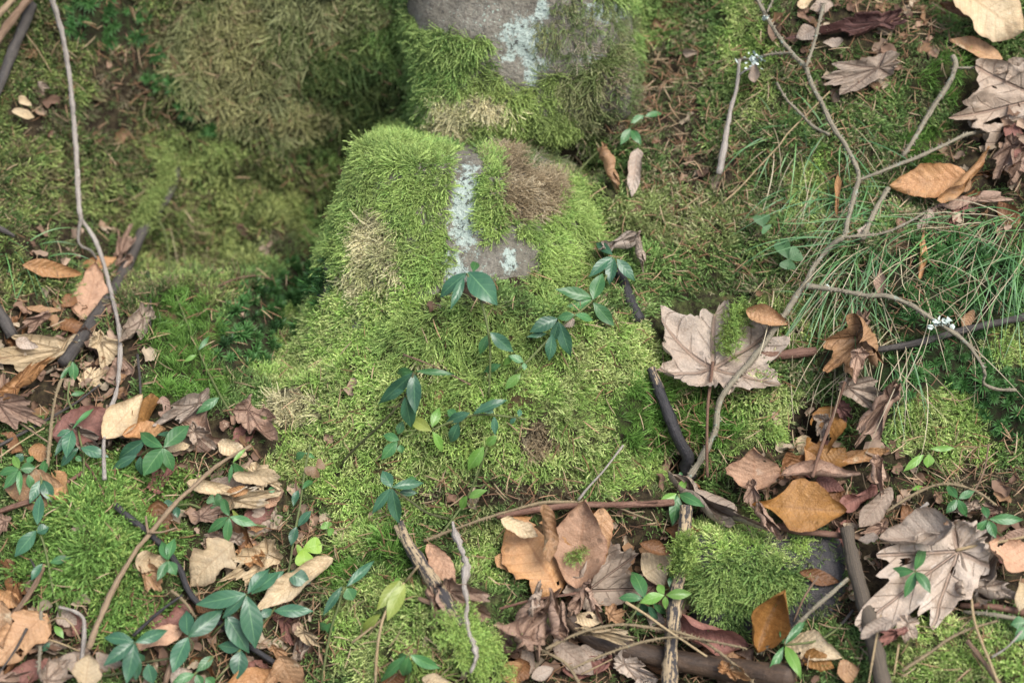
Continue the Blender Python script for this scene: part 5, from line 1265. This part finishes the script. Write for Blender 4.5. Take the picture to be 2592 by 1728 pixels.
# --- wood sorrel and round leaves
def sorrel(label, tile, cx, cy, lets, col, stem_pts, name='wood_sorrel'):
    p, n, s = hit(*px(*stem_pts[-1]))
    e = link(name, None, loc=p)
    e.empty_display_size = .01
    tag(e, label, 'plant')
    tube_obj('stem', stem_pts, 9, 9, 'stem', [.016, .006], e, 0, .05, 5, p, .9)
    for tx, ty, w_ in lets:
        one_leaf(e, p, tile, cx, cy, tx, ty, w_, col, .018, .018, 'leaflet', True)
    return e
sorrel('yellow-green wood sorrel with three heart-shaped leaflets', 'C2', 330, 682, [(455, 650, 110), (345, 800, 125), (290, 690, 70)], 's', ts('C2', 330, 682, 280, 740, 210, 780))
sorrel('small green wood sorrel behind the yellow-green one', 'C2', 495, 545, [(455, 520, 50), (500, 500, 50), (530, 580, 56)], 'b', ts('C2', 495, 545, 470, 600, 450, 640))
sorrel('brownish withered wood sorrel on the moss slope', 'C2', 415, 140, [(345, 180, 64), (470, 110, 76), (415, 215, 60)], 'k', ts('C2', 415, 140, 440, 200, 450, 250))
sorrel('dull green wood sorrel among the beige leaves', 'C1', 1420, 370, [(1375, 345, 70), (1470, 340, 74), (1430, 410, 70)], 'p', ts('C1', 1420, 370, 1440, 400, 1450, 440))
sorrel('dull green violet leaves under the grass by the bank', 'B4', 275, 250, [(210, 130, 110), (350, 200, 120), (260, 320, 110)], 'p', ts('B4', 275, 250, 300, 300, 310, 340), 'violet')
sorrel('dull green violet leaf on spruce needles', 'A3', 1700, 1500, [(1690, 1420, 120), (1730, 1530, 100)], 'p', ts('A3', 1700, 1500, 1700, 1540, 1690, 1568), 'violet')

# ---------------------------------------------------------------- lichen tufts on the branches
lm_, t, b, out = new_mat('grey_lichen')
g = nd(t, 'ShaderNodeNewGeometry')
lk(t, mix(t, step(t, noise(t, g.outputs['Position'], 300, 4), .35, .65), (.55, .62, .56), (.36, .43, .38)), b.inputs['Base Color'])
b.inputs['Roughness'].default_value = .9
def lichen_tuft(parent, tile, x, y, rx, n, lift):
    org = np.array(parent.location)
    rr = random.Random(int(x * 7 + y))
    V, F = [], []
    for i in range(n):
        c = P(*px(tile, x + rr.gauss(0, rx), y + rr.gauss(0, rx * .5)), lift + rr.uniform(0, .004)) - org
        k = rr.uniform(.0012, .0030)
        ax = np.array([rr.gauss(0, 1) for _ in range(3)]); ax /= np.linalg.norm(ax)
        bx_ = np.cross(ax, [rr.random(), rr.random(), 1]); bx_ /= np.linalg.norm(bx_)
        cz = np.cross(ax, bx_)
        b0 = len(V)
        for a in range(5):
            th = a * 1.2566
            V.append(c + k * (math.cos(th) * ax + math.sin(th) * bx_) * rr.uniform(.6, 1.3) + cz * k * rr.uniform(0, .6))
        V.append(c)
        F += [(b0 + 5, b0 + a, b0 + (a + 1) % 5) for a in range(5)]
    o = link('lichen', mesh_from('lichen', np.array(V), F, False), lm_, parent)
    return o
lichen_tuft(br, 'B4', 1300, 665, 28, 26, .030)
lichen_tuft(br, 'B4', 1225, 690, 12, 8, .028)
lichen_tuft(br, 'B4', 530, 438, 12, 8, .030)
lichen_tuft(br, 'A4', 40, 390, 40, 24, .034)
lichen_tuft(br, 'A4', 120, 115, 12, 9, .040)

# ---------------------------------------------------------------- fine grass
GC = {'green': ((.055, .155, .055), (.10, .22, .06)), 'dry': ((.26, .21, .12), (.38, .33, .21))}
def grass(name, label, key, tufts, seed, wd):
    rr = random.Random(seed)
    V, F, Cc = [], [], []
    for cx, cy, n, ang, spread, ln in tufts:
        for i in range(n):
            bx_, by_ = cx + rr.gauss(0, 42), cy + rr.gauss(0, 30)
            base, nor, s = hit(bx_, by_)
            a = R(ang + rr.gauss(0, spread))
            L = ln * rr.uniform(.45, 1.25) * PXM
            # starts upright, leans out and falls down the slope
            d2 = RIGHT * math.cos(a) + PV * math.sin(a)
            rise = rr.uniform(.25, .6)
            m = 9
            p = base - nor * .002
            v = nor * rise * 1.2 + d2 * .8 + np.array([rr.gauss(0, .12), rr.gauss(0, .12), 0])
            side = np.cross(v, TC); side /= np.linalg.norm(side)
            w_ = wd * rr.uniform(.7, 1.3)
            curl = rr.gauss(0, .10)
            b0 = len(V)
            c1, c2 = GC[key]
            f = rr.random(); tone = rr.uniform(.7, 1.2)
            for k in range(m):
                tt = k / (m - 1)
                ww = w_ * (1 - tt ** 3) + .00008
                for sg in (-1, 1):
                    V.append(p + side * ww * sg * .5)
                    Cc.append([(c1[j] * (1 - f) + c2[j] * f) * tone for j in range(3)] + [1])
                v = v / np.linalg.norm(v)
                p = p + v * L / (m - 1)
                v = v + np.array([0, 0, -.16]) - nor * .09 * tt + side * curl * .5
                h_ = (p - base) @ nor
                if h_ < .006 and k > 1:
                    v = v + nor * (.5 * (.012 - h_) / .012)
            F += [(b0 + 2 * k, b0 + 2 * k + 1, b0 + 2 * k + 3, b0 + 2 * k + 2) for k in range(m - 1)]
    me = mesh_from(name, np.array(V), np.array(F), False)
    ca = me.color_attributes.new('tint', 'FLOAT_COLOR', 'POINT')
    ca.data.foreach_set('color', np.array(Cc, np.float32).ravel())
    m_, t, b, out = new_mat(name + '_blades')
    a_ = nd(t, 'ShaderNodeVertexColor', layer_name='tint')
    lk(t, a_.outputs[0], b.inputs['Base Color'])
    b.inputs['Roughness'].default_value = .5
    o = link(name, me, m_)
    tag(o, label, 'grass', None, 'stuff')
GT = [(2070, 480, 45, 255, 40, 260), (2190, 500, 60, 250, 30, 330), (2200, 620, 60, 255, 35, 330), (2330, 540, 60, 250, 30, 340), (2470, 560, 60, 240, 28, 360), (2590, 560, 55, 245, 28, 380), (2120, 720, 40, 260, 35, 300), (2560, 700, 25, 250, 25, 300), (2000, 350, 25, 240, 60, 200), (2130, 330, 25, 270, 60, 220), (2240, 880, 24, 265, 30, 260), (2650, 620, 40, 240, 30, 360), (300, 640, 10, 200, 60, 160), (60, 640, 30, 300, 60, 170)]
grass('grass', 'fine blue-green grass hanging down the right of the bank', 'green', [(a, b_, int(n * .6), c, d, int(e * .9)) for a, b_, n, c, d, e in GT], 3, .0008)
grass('dry_grass', 'straw-coloured dry grass blades hanging among the green grass', 'dry', [(a, b_, int(n * .2), c, d + 8, int(e * 1.0)) for a, b_, n, c, d, e in GT[:11]] + [(2130, 860, 10, 262, 22, 300), (2290, 860, 12, 268, 26, 340), (2380, 780, 8, 280, 24, 340), (1980, 760, 6, 262, 14, 330), (430, 640, 8, 262, 10, 260)], 4, .0006)

# ---------------------------------------------------------------- small things in their thousands: prototypes (never linked to the scene)
def moss_mat(name, rough=.6, trans=.3, lo=.48, hi=1.35):
    m, t, b, out = new_mat(name)
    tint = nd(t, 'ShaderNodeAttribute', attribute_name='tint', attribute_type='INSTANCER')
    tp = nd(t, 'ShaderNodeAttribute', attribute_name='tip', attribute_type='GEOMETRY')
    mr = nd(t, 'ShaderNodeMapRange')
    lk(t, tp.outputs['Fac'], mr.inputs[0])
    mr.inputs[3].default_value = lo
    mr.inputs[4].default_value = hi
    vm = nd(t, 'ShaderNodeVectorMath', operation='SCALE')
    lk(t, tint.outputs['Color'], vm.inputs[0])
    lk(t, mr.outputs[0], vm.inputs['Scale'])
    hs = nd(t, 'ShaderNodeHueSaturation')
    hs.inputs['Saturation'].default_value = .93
    lk(t, vm.outputs[0], hs.inputs['Color'])
    vm = hs
    lk(t, vm.outputs[0], b.inputs['Base Color'])
    b.inputs['Roughness'].default_value = rough
    b.inputs['Specular IOR Level'].default_value = .3
    tr = nd(t, 'ShaderNodeBsdfTranslucent')
    lk(t, vm.outputs[0], tr.inputs[0])
    ms = nd(t, 'ShaderNodeMixShader', i_0=trans)
    lk(t, b.outputs[0], ms.inputs[1])
    lk(t, tr.outputs[0], ms.inputs[2])
    lk(t, ms.outputs[0], out.inputs[0])
    return m
def strand(rr, V, F, Tp, base, d, L, bendv, n, leaf, leafw, stemw, pairs=2):
    p, v = np.array(base, float), np.array(d, float)
    pts = [p.copy()]
    for k in range(n):
        v = v / np.linalg.norm(v) + np.array(bendv) / n
        v /= np.linalg.norm(v)
        p = p + v * L / n
        pts.append(p.copy())
    pts = np.array(pts)
    side = np.cross(v, [rr.gauss(0, 1), rr.gauss(0, 1), .4])
    side /= np.linalg.norm(side)
    b0 = len(V)
    for k, q in enumerate(pts):
        w_ = stemw * (1 - k / len(pts) * .8)
        V += [q - side * w_ / 2, q + side * w_ / 2]
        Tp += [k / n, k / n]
    for k in range(n):
        F.append((b0 + 2 * k, b0 + 2 * k + 1, b0 + 2 * k + 3, b0 + 2 * k + 2))
    if leaf:
        for k in range(1, n + 1):
            tv = pts[k] - pts[k - 1]
            tv /= np.linalg.norm(tv)
            for sgn in range(pairs):
                a = rr.random() * 6.283
                o1 = np.cross(tv, side)
                dv = math.cos(a) * side + math.sin(a) * o1
                dirv = tv * 1.0 + dv * .6
                dirv /= np.linalg.norm(dirv)
                q = pts[k - 1] + (pts[k] - pts[k - 1]) * rr.random()
                cr = np.cross(dirv, dv + tv * .3)
                cr /= max(np.linalg.norm(cr), 1e-6)
                l_ = leaf * rr.uniform(.7, 1.25) * (1.1 - .35 * k / n)
                c0 = len(V)
                V += [q - cr * leafw * .5, q + cr * leafw * .5, q + dirv * l_]
                tt = min(1, k / n * .8 + .1)
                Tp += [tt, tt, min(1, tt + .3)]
                F.append((c0, c0 + 1, c0 + 2))
def proto(name, kind, seed, mat):
    rr = random.Random(seed)
    V, F, Tp = [], [], []
    mm = .001
    if kind == 'feather':
        for i in range(7):
            a, th = rr.random() * 6.283, R(rr.uniform(10, 68))
            d = np.array([math.sin(th) * math.cos(a) + .15, math.sin(th) * math.sin(a), math.cos(th)])
            strand(rr, V, F, Tp, (rr.gauss(0, 1.2) * mm, rr.gauss(0, 1.2) * mm, -2 * mm), d, rr.uniform(6, 11) * mm, (rr.uniform(-.2, .7), rr.uniform(-.5, .5), rr.uniform(-.5, .1)), 6, 2.3 * mm, .75 * mm, .8 * mm, 2)
    elif kind == 'hang':
        for i in range(8):
            a, th = rr.random() * 6.283, R(rr.uniform(5, 60))
            d = np.array([math.sin(th) * math.cos(a) + .5, math.sin(th) * math.sin(a) * .8, math.cos(th)])
            strand(rr, V, F, Tp, (rr.gauss(0, 1.3) * mm, rr.gauss(0, 1.3) * mm, -2 * mm), d, rr.uniform(8, 15) * mm, (rr.uniform(.4, 1.5), rr.uniform(-.5, .5), rr.uniform(-.5, .2)), 7, 1.6 * mm, .8 * mm, .85 * mm, 2)
    elif kind == 'star':
        strand(rr, V, F, Tp, (0, 0, -4 * mm), (0, 0, 1), 8 * mm, (.1, 0, 0), 3, 0, 0, .8 * mm)
        for i in range(26):
            a, th = i * 2.4 + rr.random() * .4, R(18 + 66 * (i / 26) ** .8)
            d = np.array([math.sin(th) * math.cos(a), math.sin(th) * math.sin(a), math.cos(th)])
            q = np.array([0, 0, (4.2 - 3.4 * i / 26) * mm])
            l_ = rr.uniform(5, 7.5) * mm
            s = np.cross(d, (0, 0, 1)); s /= np.linalg.norm(s)
            b0 = len(V)
            mid = q + d * l_ * .5
            V += [q - s * .35 * mm, q + s * .35 * mm, mid + s * .40 * mm, mid - s * .40 * mm, q + d * l_ - np.array([0, 0, .6 * mm * th])]
            Tp += [.2, .2, .6, .6, 1]
            F += [(b0, b0 + 1, b0 + 2, b0 + 3), (b0 + 3, b0 + 2, b0 + 4)]
    elif kind == 'fork':
        for i in range(26):
            a, th = rr.random() * 6.283, R(rr.uniform(5, 50))
            d = np.array([math.sin(th) * math.cos(a), math.sin(th) * math.sin(a), math.cos(th)])
            strand(rr, V, F, Tp, (rr.gauss(0, 1.1) * mm, rr.gauss(0, 1.1) * mm, -2 * mm), d, rr.uniform(8, 13.5) * mm, (rr.uniform(.3, 1.4), rr.uniform(-.5, .5), rr.uniform(-.9, 0)), 5, 0, 0, .62 * mm)
    elif kind == 'needle':
        L, w_ = rr.uniform(11, 18) * mm, .42 * mm
        bow = rr.uniform(-.07, .07) * L
        n = 4
        for k in range(n + 1):
            x, y, ww = L * (k / n - .5), bow * (1 - (2 * k / n - 1) ** 2), w_ * (1 if 0 < k < n else .45)
            V += [(x, y - ww, 0), (x, y + ww, 0), (x, y, ww * 1.3)]
            Tp += [k / n] * 3
        for k in range(n):
            for j in range(3):
                F.append((3 * k + j, 3 * k + (j + 1) % 3, 3 * k + 3 + (j + 1) % 3, 3 * k + 3 + j))
    elif kind == 'scrap':
        ns, nw = 5, 5
        L, W = rr.uniform(9, 18) * mm, rr.uniform(6, 12) * mm
        for i in range(ns):
            for j in range(nw):
                s, q = i / (ns - 1), j / (nw - 1) * 2 - 1
                f = math.sin(math.pi * (s * .8 + .1)) ** .5 * rr.uniform(.35, 1.4)
                V.append(((s - .5) * L * rr.uniform(.92, 1.08), q * f * W / 2, (q * q * rr.uniform(.1, .5) + (s - .5) ** 2 * rr.uniform(-.6, .9)) * W * .6 + rr.gauss(0, .35) * mm))
                Tp.append(rr.random())
        F = [tuple(f) for f in grid_faces(ns, nw).tolist()]
    me = mesh_from(name, np.array(V), [tuple(f) for f in F], kind in ('scrap',))
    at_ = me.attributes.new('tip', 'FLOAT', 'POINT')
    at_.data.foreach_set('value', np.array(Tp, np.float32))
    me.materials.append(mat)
    return bpy.data.objects.new(name, me)
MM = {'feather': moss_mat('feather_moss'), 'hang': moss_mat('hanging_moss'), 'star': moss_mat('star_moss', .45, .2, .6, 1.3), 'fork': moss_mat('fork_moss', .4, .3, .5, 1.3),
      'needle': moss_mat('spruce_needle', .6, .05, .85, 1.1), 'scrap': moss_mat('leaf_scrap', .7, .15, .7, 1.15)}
PROTO = {}
for kd, n in (('feather', 7), ('hang', 7), ('star', 4), ('fork', 5), ('needle', 6), ('scrap', 8)):
    c_ = bpy.data.collections.new('prototype_' + kd)
    for i in range(n):
        c_.objects.link(proto('%s_%d' % (kd, i), kd, i * 13 + len(kd), MM[kd]))
    PROTO[kd] = (c_, n)
def scatter(name, label, kd, pos, axis, scl, tint, parent=None, origin=(0, 0, 0), spin=.6, kind='stuff'):
    n = len(pos)
    if n == 0:
        return None
    c_, np_ = PROTO[kd]
    down = np.array([0, 0, -1.0])
    a = axis / np.linalg.norm(axis, axis=1)[:, None]
    x = down - a * (a @ down)[:, None] + rng.normal(0, .05, (n, 3))
    x -= a * np.sum(x * a, 1)[:, None]
    x /= np.linalg.norm(x, axis=1)[:, None]
    y = np.cross(a, x)
    th = rng.normal(0, spin, n) if spin < 3 else rng.uniform(0, 6.283, n)
    x2 = x * np.cos(th)[:, None] + y * np.sin(th)[:, None]
    y2 = np.cross(a, x2)
    e = np.stack([np.arctan2(y2[:, 2], a[:, 2]), -np.arcsin(np.clip(x2[:, 2], -1, 1)), np.arctan2(x2[:, 1], x2[:, 0])], 1)
    me = bpy.data.meshes.new(name)
    me.vertices.add(n)
    me.vertices.foreach_set('co', (pos - np.array(origin)).ravel().astype(np.float32))
    for nm, ty, dt, key in (('rot', 'FLOAT_VECTOR', e, 'vector'), ('scl', 'FLOAT', scl, 'value'), ('tint', 'FLOAT_VECTOR', tint, 'vector'), ('idx', 'INT', rng.integers(0, np_, n), 'value')):
        at_ = me.attributes.new(nm, ty, 'POINT')
        at_.data.foreach_set(key, np.ascontiguousarray(dt).ravel().astype(np.int32 if ty == 'INT' else np.float32))
    o = link(name, me, None, parent)
    tag(o, label, None, None, kind)
    ng = bpy.data.node_groups.new(name + '_scatter', 'GeometryNodeTree')
    ng.interface.new_socket('Geometry', in_out='INPUT', socket_type='NodeSocketGeometry')
    ng.interface.new_socket('Geometry', in_out='OUTPUT', socket_type='NodeSocketGeometry')
    gi, go = ng.nodes.new('NodeGroupInput'), ng.nodes.new('NodeGroupOutput')
    ip = ng.nodes.new('GeometryNodeInstanceOnPoints')
    ci = ng.nodes.new('GeometryNodeCollectionInfo')
    ci.inputs['Collection'].default_value = c_
    ci.inputs['Separate Children'].default_value = True
    ci.inputs['Reset Children'].default_value = True
    ng.links.new(gi.outputs[0], ip.inputs['Points'])
    ng.links.new(ci.outputs[0], ip.inputs['Instance'])
    ip.inputs['Pick Instance'].default_value = True
    for nm, ty, sock in (('idx', 'INT', 'Instance Index'), ('scl', 'FLOAT', 'Scale'), ('rot', 'FLOAT_VECTOR', 'Rotation')):
        na = ng.nodes.new('GeometryNodeInputNamedAttribute')
        na.data_type = ty
        na.inputs['Name'].default_value = nm
        src = na.outputs[0]
        if nm == 'rot':
            er = ng.nodes.new('FunctionNodeEulerToRotation')
            ng.links.new(src, er.inputs[0])
            src = er.outputs[0]
        ng.links.new(src, ip.inputs[sock])
    ng.links.new(ip.outputs[0], go.inputs[0])
    md = o.modifiers.new('scatter', 'NODES')
    md.node_group = ng
    return o

# --- points on the ground and on the boulders
def in_boulder(p):
    r = np.zeros(len(p), bool)
    for (o, wv), (pl, pw) in zip(BOULDERS, BPL):
        d = p - np.array(o.location)
        acc = 0
        for (nr, npp, ntt), k in pl:
            acc = acc + np.clip(d @ camdir(nr, npp, ntt) / (k * .97), 0, None) ** pw
        r |= acc < 1
    return r
def ground_points(n, lo=(-.66, -.52), hi=(.66, .66)):
    u, v = rng.uniform(lo[0], hi[0], n), rng.uniform(lo[1], hi[1], n)
    h, e = ground_h(u, v), .003
    hu, hv = (ground_h(u + e, v) - h) / e, (ground_h(u, v + e) - h) / e
    p = np.outer(u, RIGHT) + np.outer(v, PV) + np.outer(h, PN)
    nn = PN[None] - hu[:, None] * RIGHT - hv[:, None] * PV
    nn /= np.linalg.norm(nn, axis=1)[:, None]
    k = ~in_boulder(p)
    return p[k], nn[k]
def boulder_points(o, wv, dens):
    f = np.array([pl.vertices[:] for pl in o.data.polygons])
    a, b_, c = wv[f[:, 0]], wv[f[:, 1]], wv[f[:, 2]]
    cr = np.cross(b_ - a, c - a)
    ar = np.linalg.norm(cr, axis=1) / 2
    n = int(ar.sum() * dens)
    i = rng.choice(len(f), n, p=ar / ar.sum())
    r1, r2 = np.sqrt(rng.random(n)), rng.random(n)
    p = a[i] * (1 - r1)[:, None] + b_[i] * (r1 * (1 - r2))[:, None] + c[i] * (r1 * r2)[:, None]
    nn = cr[i] / np.linalg.norm(cr[i], axis=1)[:, None]
    k = nn @ TC > -.55
    return p[k], nn[k]
def under_leaf(x, y):
    r = np.zeros(len(x), bool)
    for cx, cy, dx, dy, a, b_ in FOOT:
        m = (np.abs(x - cx) < a + b_) & (np.abs(y - cy) < a + b_)
        if m.any():
            qx, qy = x[m] - cx, y[m] - cy
            r[m] |= ((qx * dx + qy * dy) / a) ** 2 + ((-qx * dy + qy * dx) / b_) ** 2 < 1
    return r
def grow(p, nn, parent, origin, prefix):
    x, y = project(p)
    nz = fbm(p * 38, 31, 3) * .5
    k, d = classify(x, y, nz)
    out_ = (x < -120) | (x > 2712) | (y < -120) | (y > 1850)
    clump = fbm(p * 90, 77, 2)
    keep = rng.random(len(p)) < d * np.clip(1.0 + .35 * clump, .3, 1.2) * np.where((x < -450) | (x > 3050) | (y < -400) | (y > 2100), .2, np.where(out_, .5, 1))
    press = under_leaf(x, y)
    keep &= ~(press & (rng.random(len(p)) < .93)) & (k >= 0)
    p, nn, k, out_, press, clump = p[keep], nn[keep], k[keep], out_[keep], press[keep], clump[keep]
    n = len(p)
    tone = np.clip(1 + .22 * fbm(p * 45, 55, 2) + rng.normal(0, .10, n), .5, 1.6)
    res = {}
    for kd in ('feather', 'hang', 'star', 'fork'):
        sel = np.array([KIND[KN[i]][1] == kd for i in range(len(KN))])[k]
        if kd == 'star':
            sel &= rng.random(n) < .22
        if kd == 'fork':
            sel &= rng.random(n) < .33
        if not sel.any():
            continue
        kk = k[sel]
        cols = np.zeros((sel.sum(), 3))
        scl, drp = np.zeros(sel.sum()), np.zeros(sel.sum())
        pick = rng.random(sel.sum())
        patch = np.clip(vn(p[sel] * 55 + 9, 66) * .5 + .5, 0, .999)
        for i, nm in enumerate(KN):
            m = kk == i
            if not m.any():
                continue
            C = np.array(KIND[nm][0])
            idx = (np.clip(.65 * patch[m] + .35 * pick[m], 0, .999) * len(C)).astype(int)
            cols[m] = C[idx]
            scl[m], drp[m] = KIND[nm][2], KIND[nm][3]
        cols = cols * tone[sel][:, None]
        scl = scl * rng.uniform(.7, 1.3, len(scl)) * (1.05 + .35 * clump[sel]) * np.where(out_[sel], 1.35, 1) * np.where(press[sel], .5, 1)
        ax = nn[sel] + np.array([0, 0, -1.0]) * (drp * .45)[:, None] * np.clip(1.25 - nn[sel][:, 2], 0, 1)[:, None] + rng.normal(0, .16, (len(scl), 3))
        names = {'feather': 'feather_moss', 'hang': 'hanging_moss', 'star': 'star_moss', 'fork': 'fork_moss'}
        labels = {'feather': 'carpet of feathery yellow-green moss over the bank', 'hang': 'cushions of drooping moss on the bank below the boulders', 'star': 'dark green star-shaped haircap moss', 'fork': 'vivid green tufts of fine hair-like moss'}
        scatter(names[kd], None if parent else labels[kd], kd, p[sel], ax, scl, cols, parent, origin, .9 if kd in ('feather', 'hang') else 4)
p, nn = ground_points(160000)
pe, ne = [p], [nn]
# moss grown over things: the rotting branch, the buff stick's foot, the big rolled leaf
def extra(pts, r, n, lift):
    q = [px(*c_) for c_ in pts]
    P_, N_ = [], []
    cc = catmull(np.array(q), 60)
    for i in range(n):
        x, y = cc[rng.integers(0, 60)] + rng.normal(0, r, 2)
        P_.append(P(x, y, lift + rng.uniform(-.003, .002)))
        N_.append(TC * .8 + np.array([rng.normal(0, .3), rng.normal(0, .3), .2]))
    return np.array(P_), np.array(N_)
grow(p, nn, None, (0, 0, 0), '')
def grow_extra(name, label, pts, r, n, lift, cols, sc):
    a, b_ = extra(pts, r, n, lift)
    c_ = np.array(cols)[rng.integers(0, len(cols), n)] * rng.uniform(.8, 1.2, (n, 1))
    scatter(name, label, 'feather', a, b_, rng.uniform(.7, 1.1, n) * sc, c_, None, (0, 0, 0), .9)
grow_extra('moss', 'sleeve of yellow-green moss on the dark rotting branch', ts('A1', 1120, 1050, 1080, 1200, 1020, 1320, 950, 1450, 910, 1540), 10, 260, .020, [(.33, .40, .12), (.27, .36, .10)], .9)
grow_extra('moss', 'tuft of bright moss over the lower end of the weathered buff stick', ts('C2', 1360, 1170, 1430, 1260, 1520, 1380, 1560, 1480), 26, 420, .022, [Y1, Y2], .85)
grow_extra('moss', 'strand of moss growing across the big pale brown lobed leaf', ts('B3', 1560, 560, 1520, 680, 1470, 790, 1440, 850), 16, 220, .030, [Y2, (.2, .27, .05)], .6)
grow_extra('moss', 'thin moss sprigs on the broad cream-blotched leaf', ts('C3', 520, 660, 470, 720, 420, 770), 8, 26, .030, [Y2, (.2, .27, .05)], .6)
grow_extra('moss', 'moss clinging to the upright buff stick beside the moss cushion', ts('C3', 1190, 600, 1170, 720, 1150, 800), 14, 150, .040, [Y1, Y2, (.17, .26, .04)], .85)
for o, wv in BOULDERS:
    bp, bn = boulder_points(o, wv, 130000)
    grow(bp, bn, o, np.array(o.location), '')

# --- spruce needles and leaf crumbs
ND = [(1650, 260, 170, 170, .95), (1780, 440, 140, 90, .9), (1950, 560, 500, 480, .45), (330, 230, 260, 200, .45), (2200, 120, 260, 180, .8), (1270, 1250, 260, 45, .95), (780, 1480, 120, 160, .8), (2140, 1290, 260, 110, .95),
      (560, 1600, 360, 170, .8), (1650, 1440, 340, 200, .75), (1500, 1700, 560, 110, .85), (2250, 1450, 360, 220, .6), (2480, 1200, 160, 120, .85), (160, 900, 260, 220, .5), (480, 1200, 260, 160, .5), (1740, 1120, 90, 110, .8), (2250, 700, 260, 200, .5), (120, 1620, 220, 150, .6), (1500, 720, 150, 120, .35), (1040, 1330, 200, 60, .5)]
p, nn = ground_points(44000, (-.6, -.46), (.6, .56))
x, y = project(p)
d = np.full(len(p), .16)
for cx, cy, rx, ry, q in ND:
    d = np.maximum(d, q * np.clip(1.5 - np.sqrt(((x - cx) / rx) ** 2 + ((y - cy) / ry) ** 2), 0, 1))
apron = np.exp(-(((x - 1150) / 420) ** 2 + ((y - 950) / 260) ** 2) * 1.5)
d *= 1 - .85 * apron
k = (rng.random(len(p)) < d) & ~under_leaf(x, y)
p, nn, d = p[k], nn[k], d[k]
kc = np.array([(.30, .17, .085), (.24, .125, .06), (.36, .24, .13), (.19, .10, .055), (.40, .29, .17)])
scatter('spruce_needles', 'brown spruce needles strewn over moss and litter', 'needle', p + nn * rng.uniform(.002, .009, len(p))[:, None], nn + rng.normal(0, .28, (len(p), 3)), rng.uniform(.75, 1.15, len(p)), kc[rng.integers(0, 5, len(p))] * rng.uniform(.75, 1.2, (len(p), 1)), spin=4)
p, nn = ground_points(14000, (-.8, -.62), (.8, .74))
x, y = project(p)
kk, dd = classify(x, y, fbm(p * 38, 31, 3) * .5)
q = np.where(np.isin(kk, [KN.index('litter'), KN.index('soil')]), .9, np.where(kk == KN.index('duff'), .35, .02))
off = (x < -30) | (x > 2622) | (y < -30) | (y > 1758)
q = np.where(off, .32 * (fbm(p * 6, 91, 2) > -.1), q)
k = rng.random(len(p)) < q
p, nn, off = p[k], nn[k], off[k]
kc = np.array([(.30, .19, .12), (.22, .13, .08), (.36, .25, .17), (.16, .09, .055), (.42, .33, .22), (.27, .15, .07)])
scatter('leaf_crumbs', 'crumbled scraps of brown leaves between the fallen leaves', 'scrap', p + nn * (rng.uniform(.0005, .006, len(p)) + off * .008)[:, None], nn + rng.normal(0, .22, (len(p), 3)), rng.uniform(.35, 1.2, len(p)) * np.where(off, rng.uniform(1.5, 3.8, len(p)), 1), kc[rng.integers(0, 6, len(p))] * rng.uniform(.7, 1.15, (len(p), 1)), spin=4)
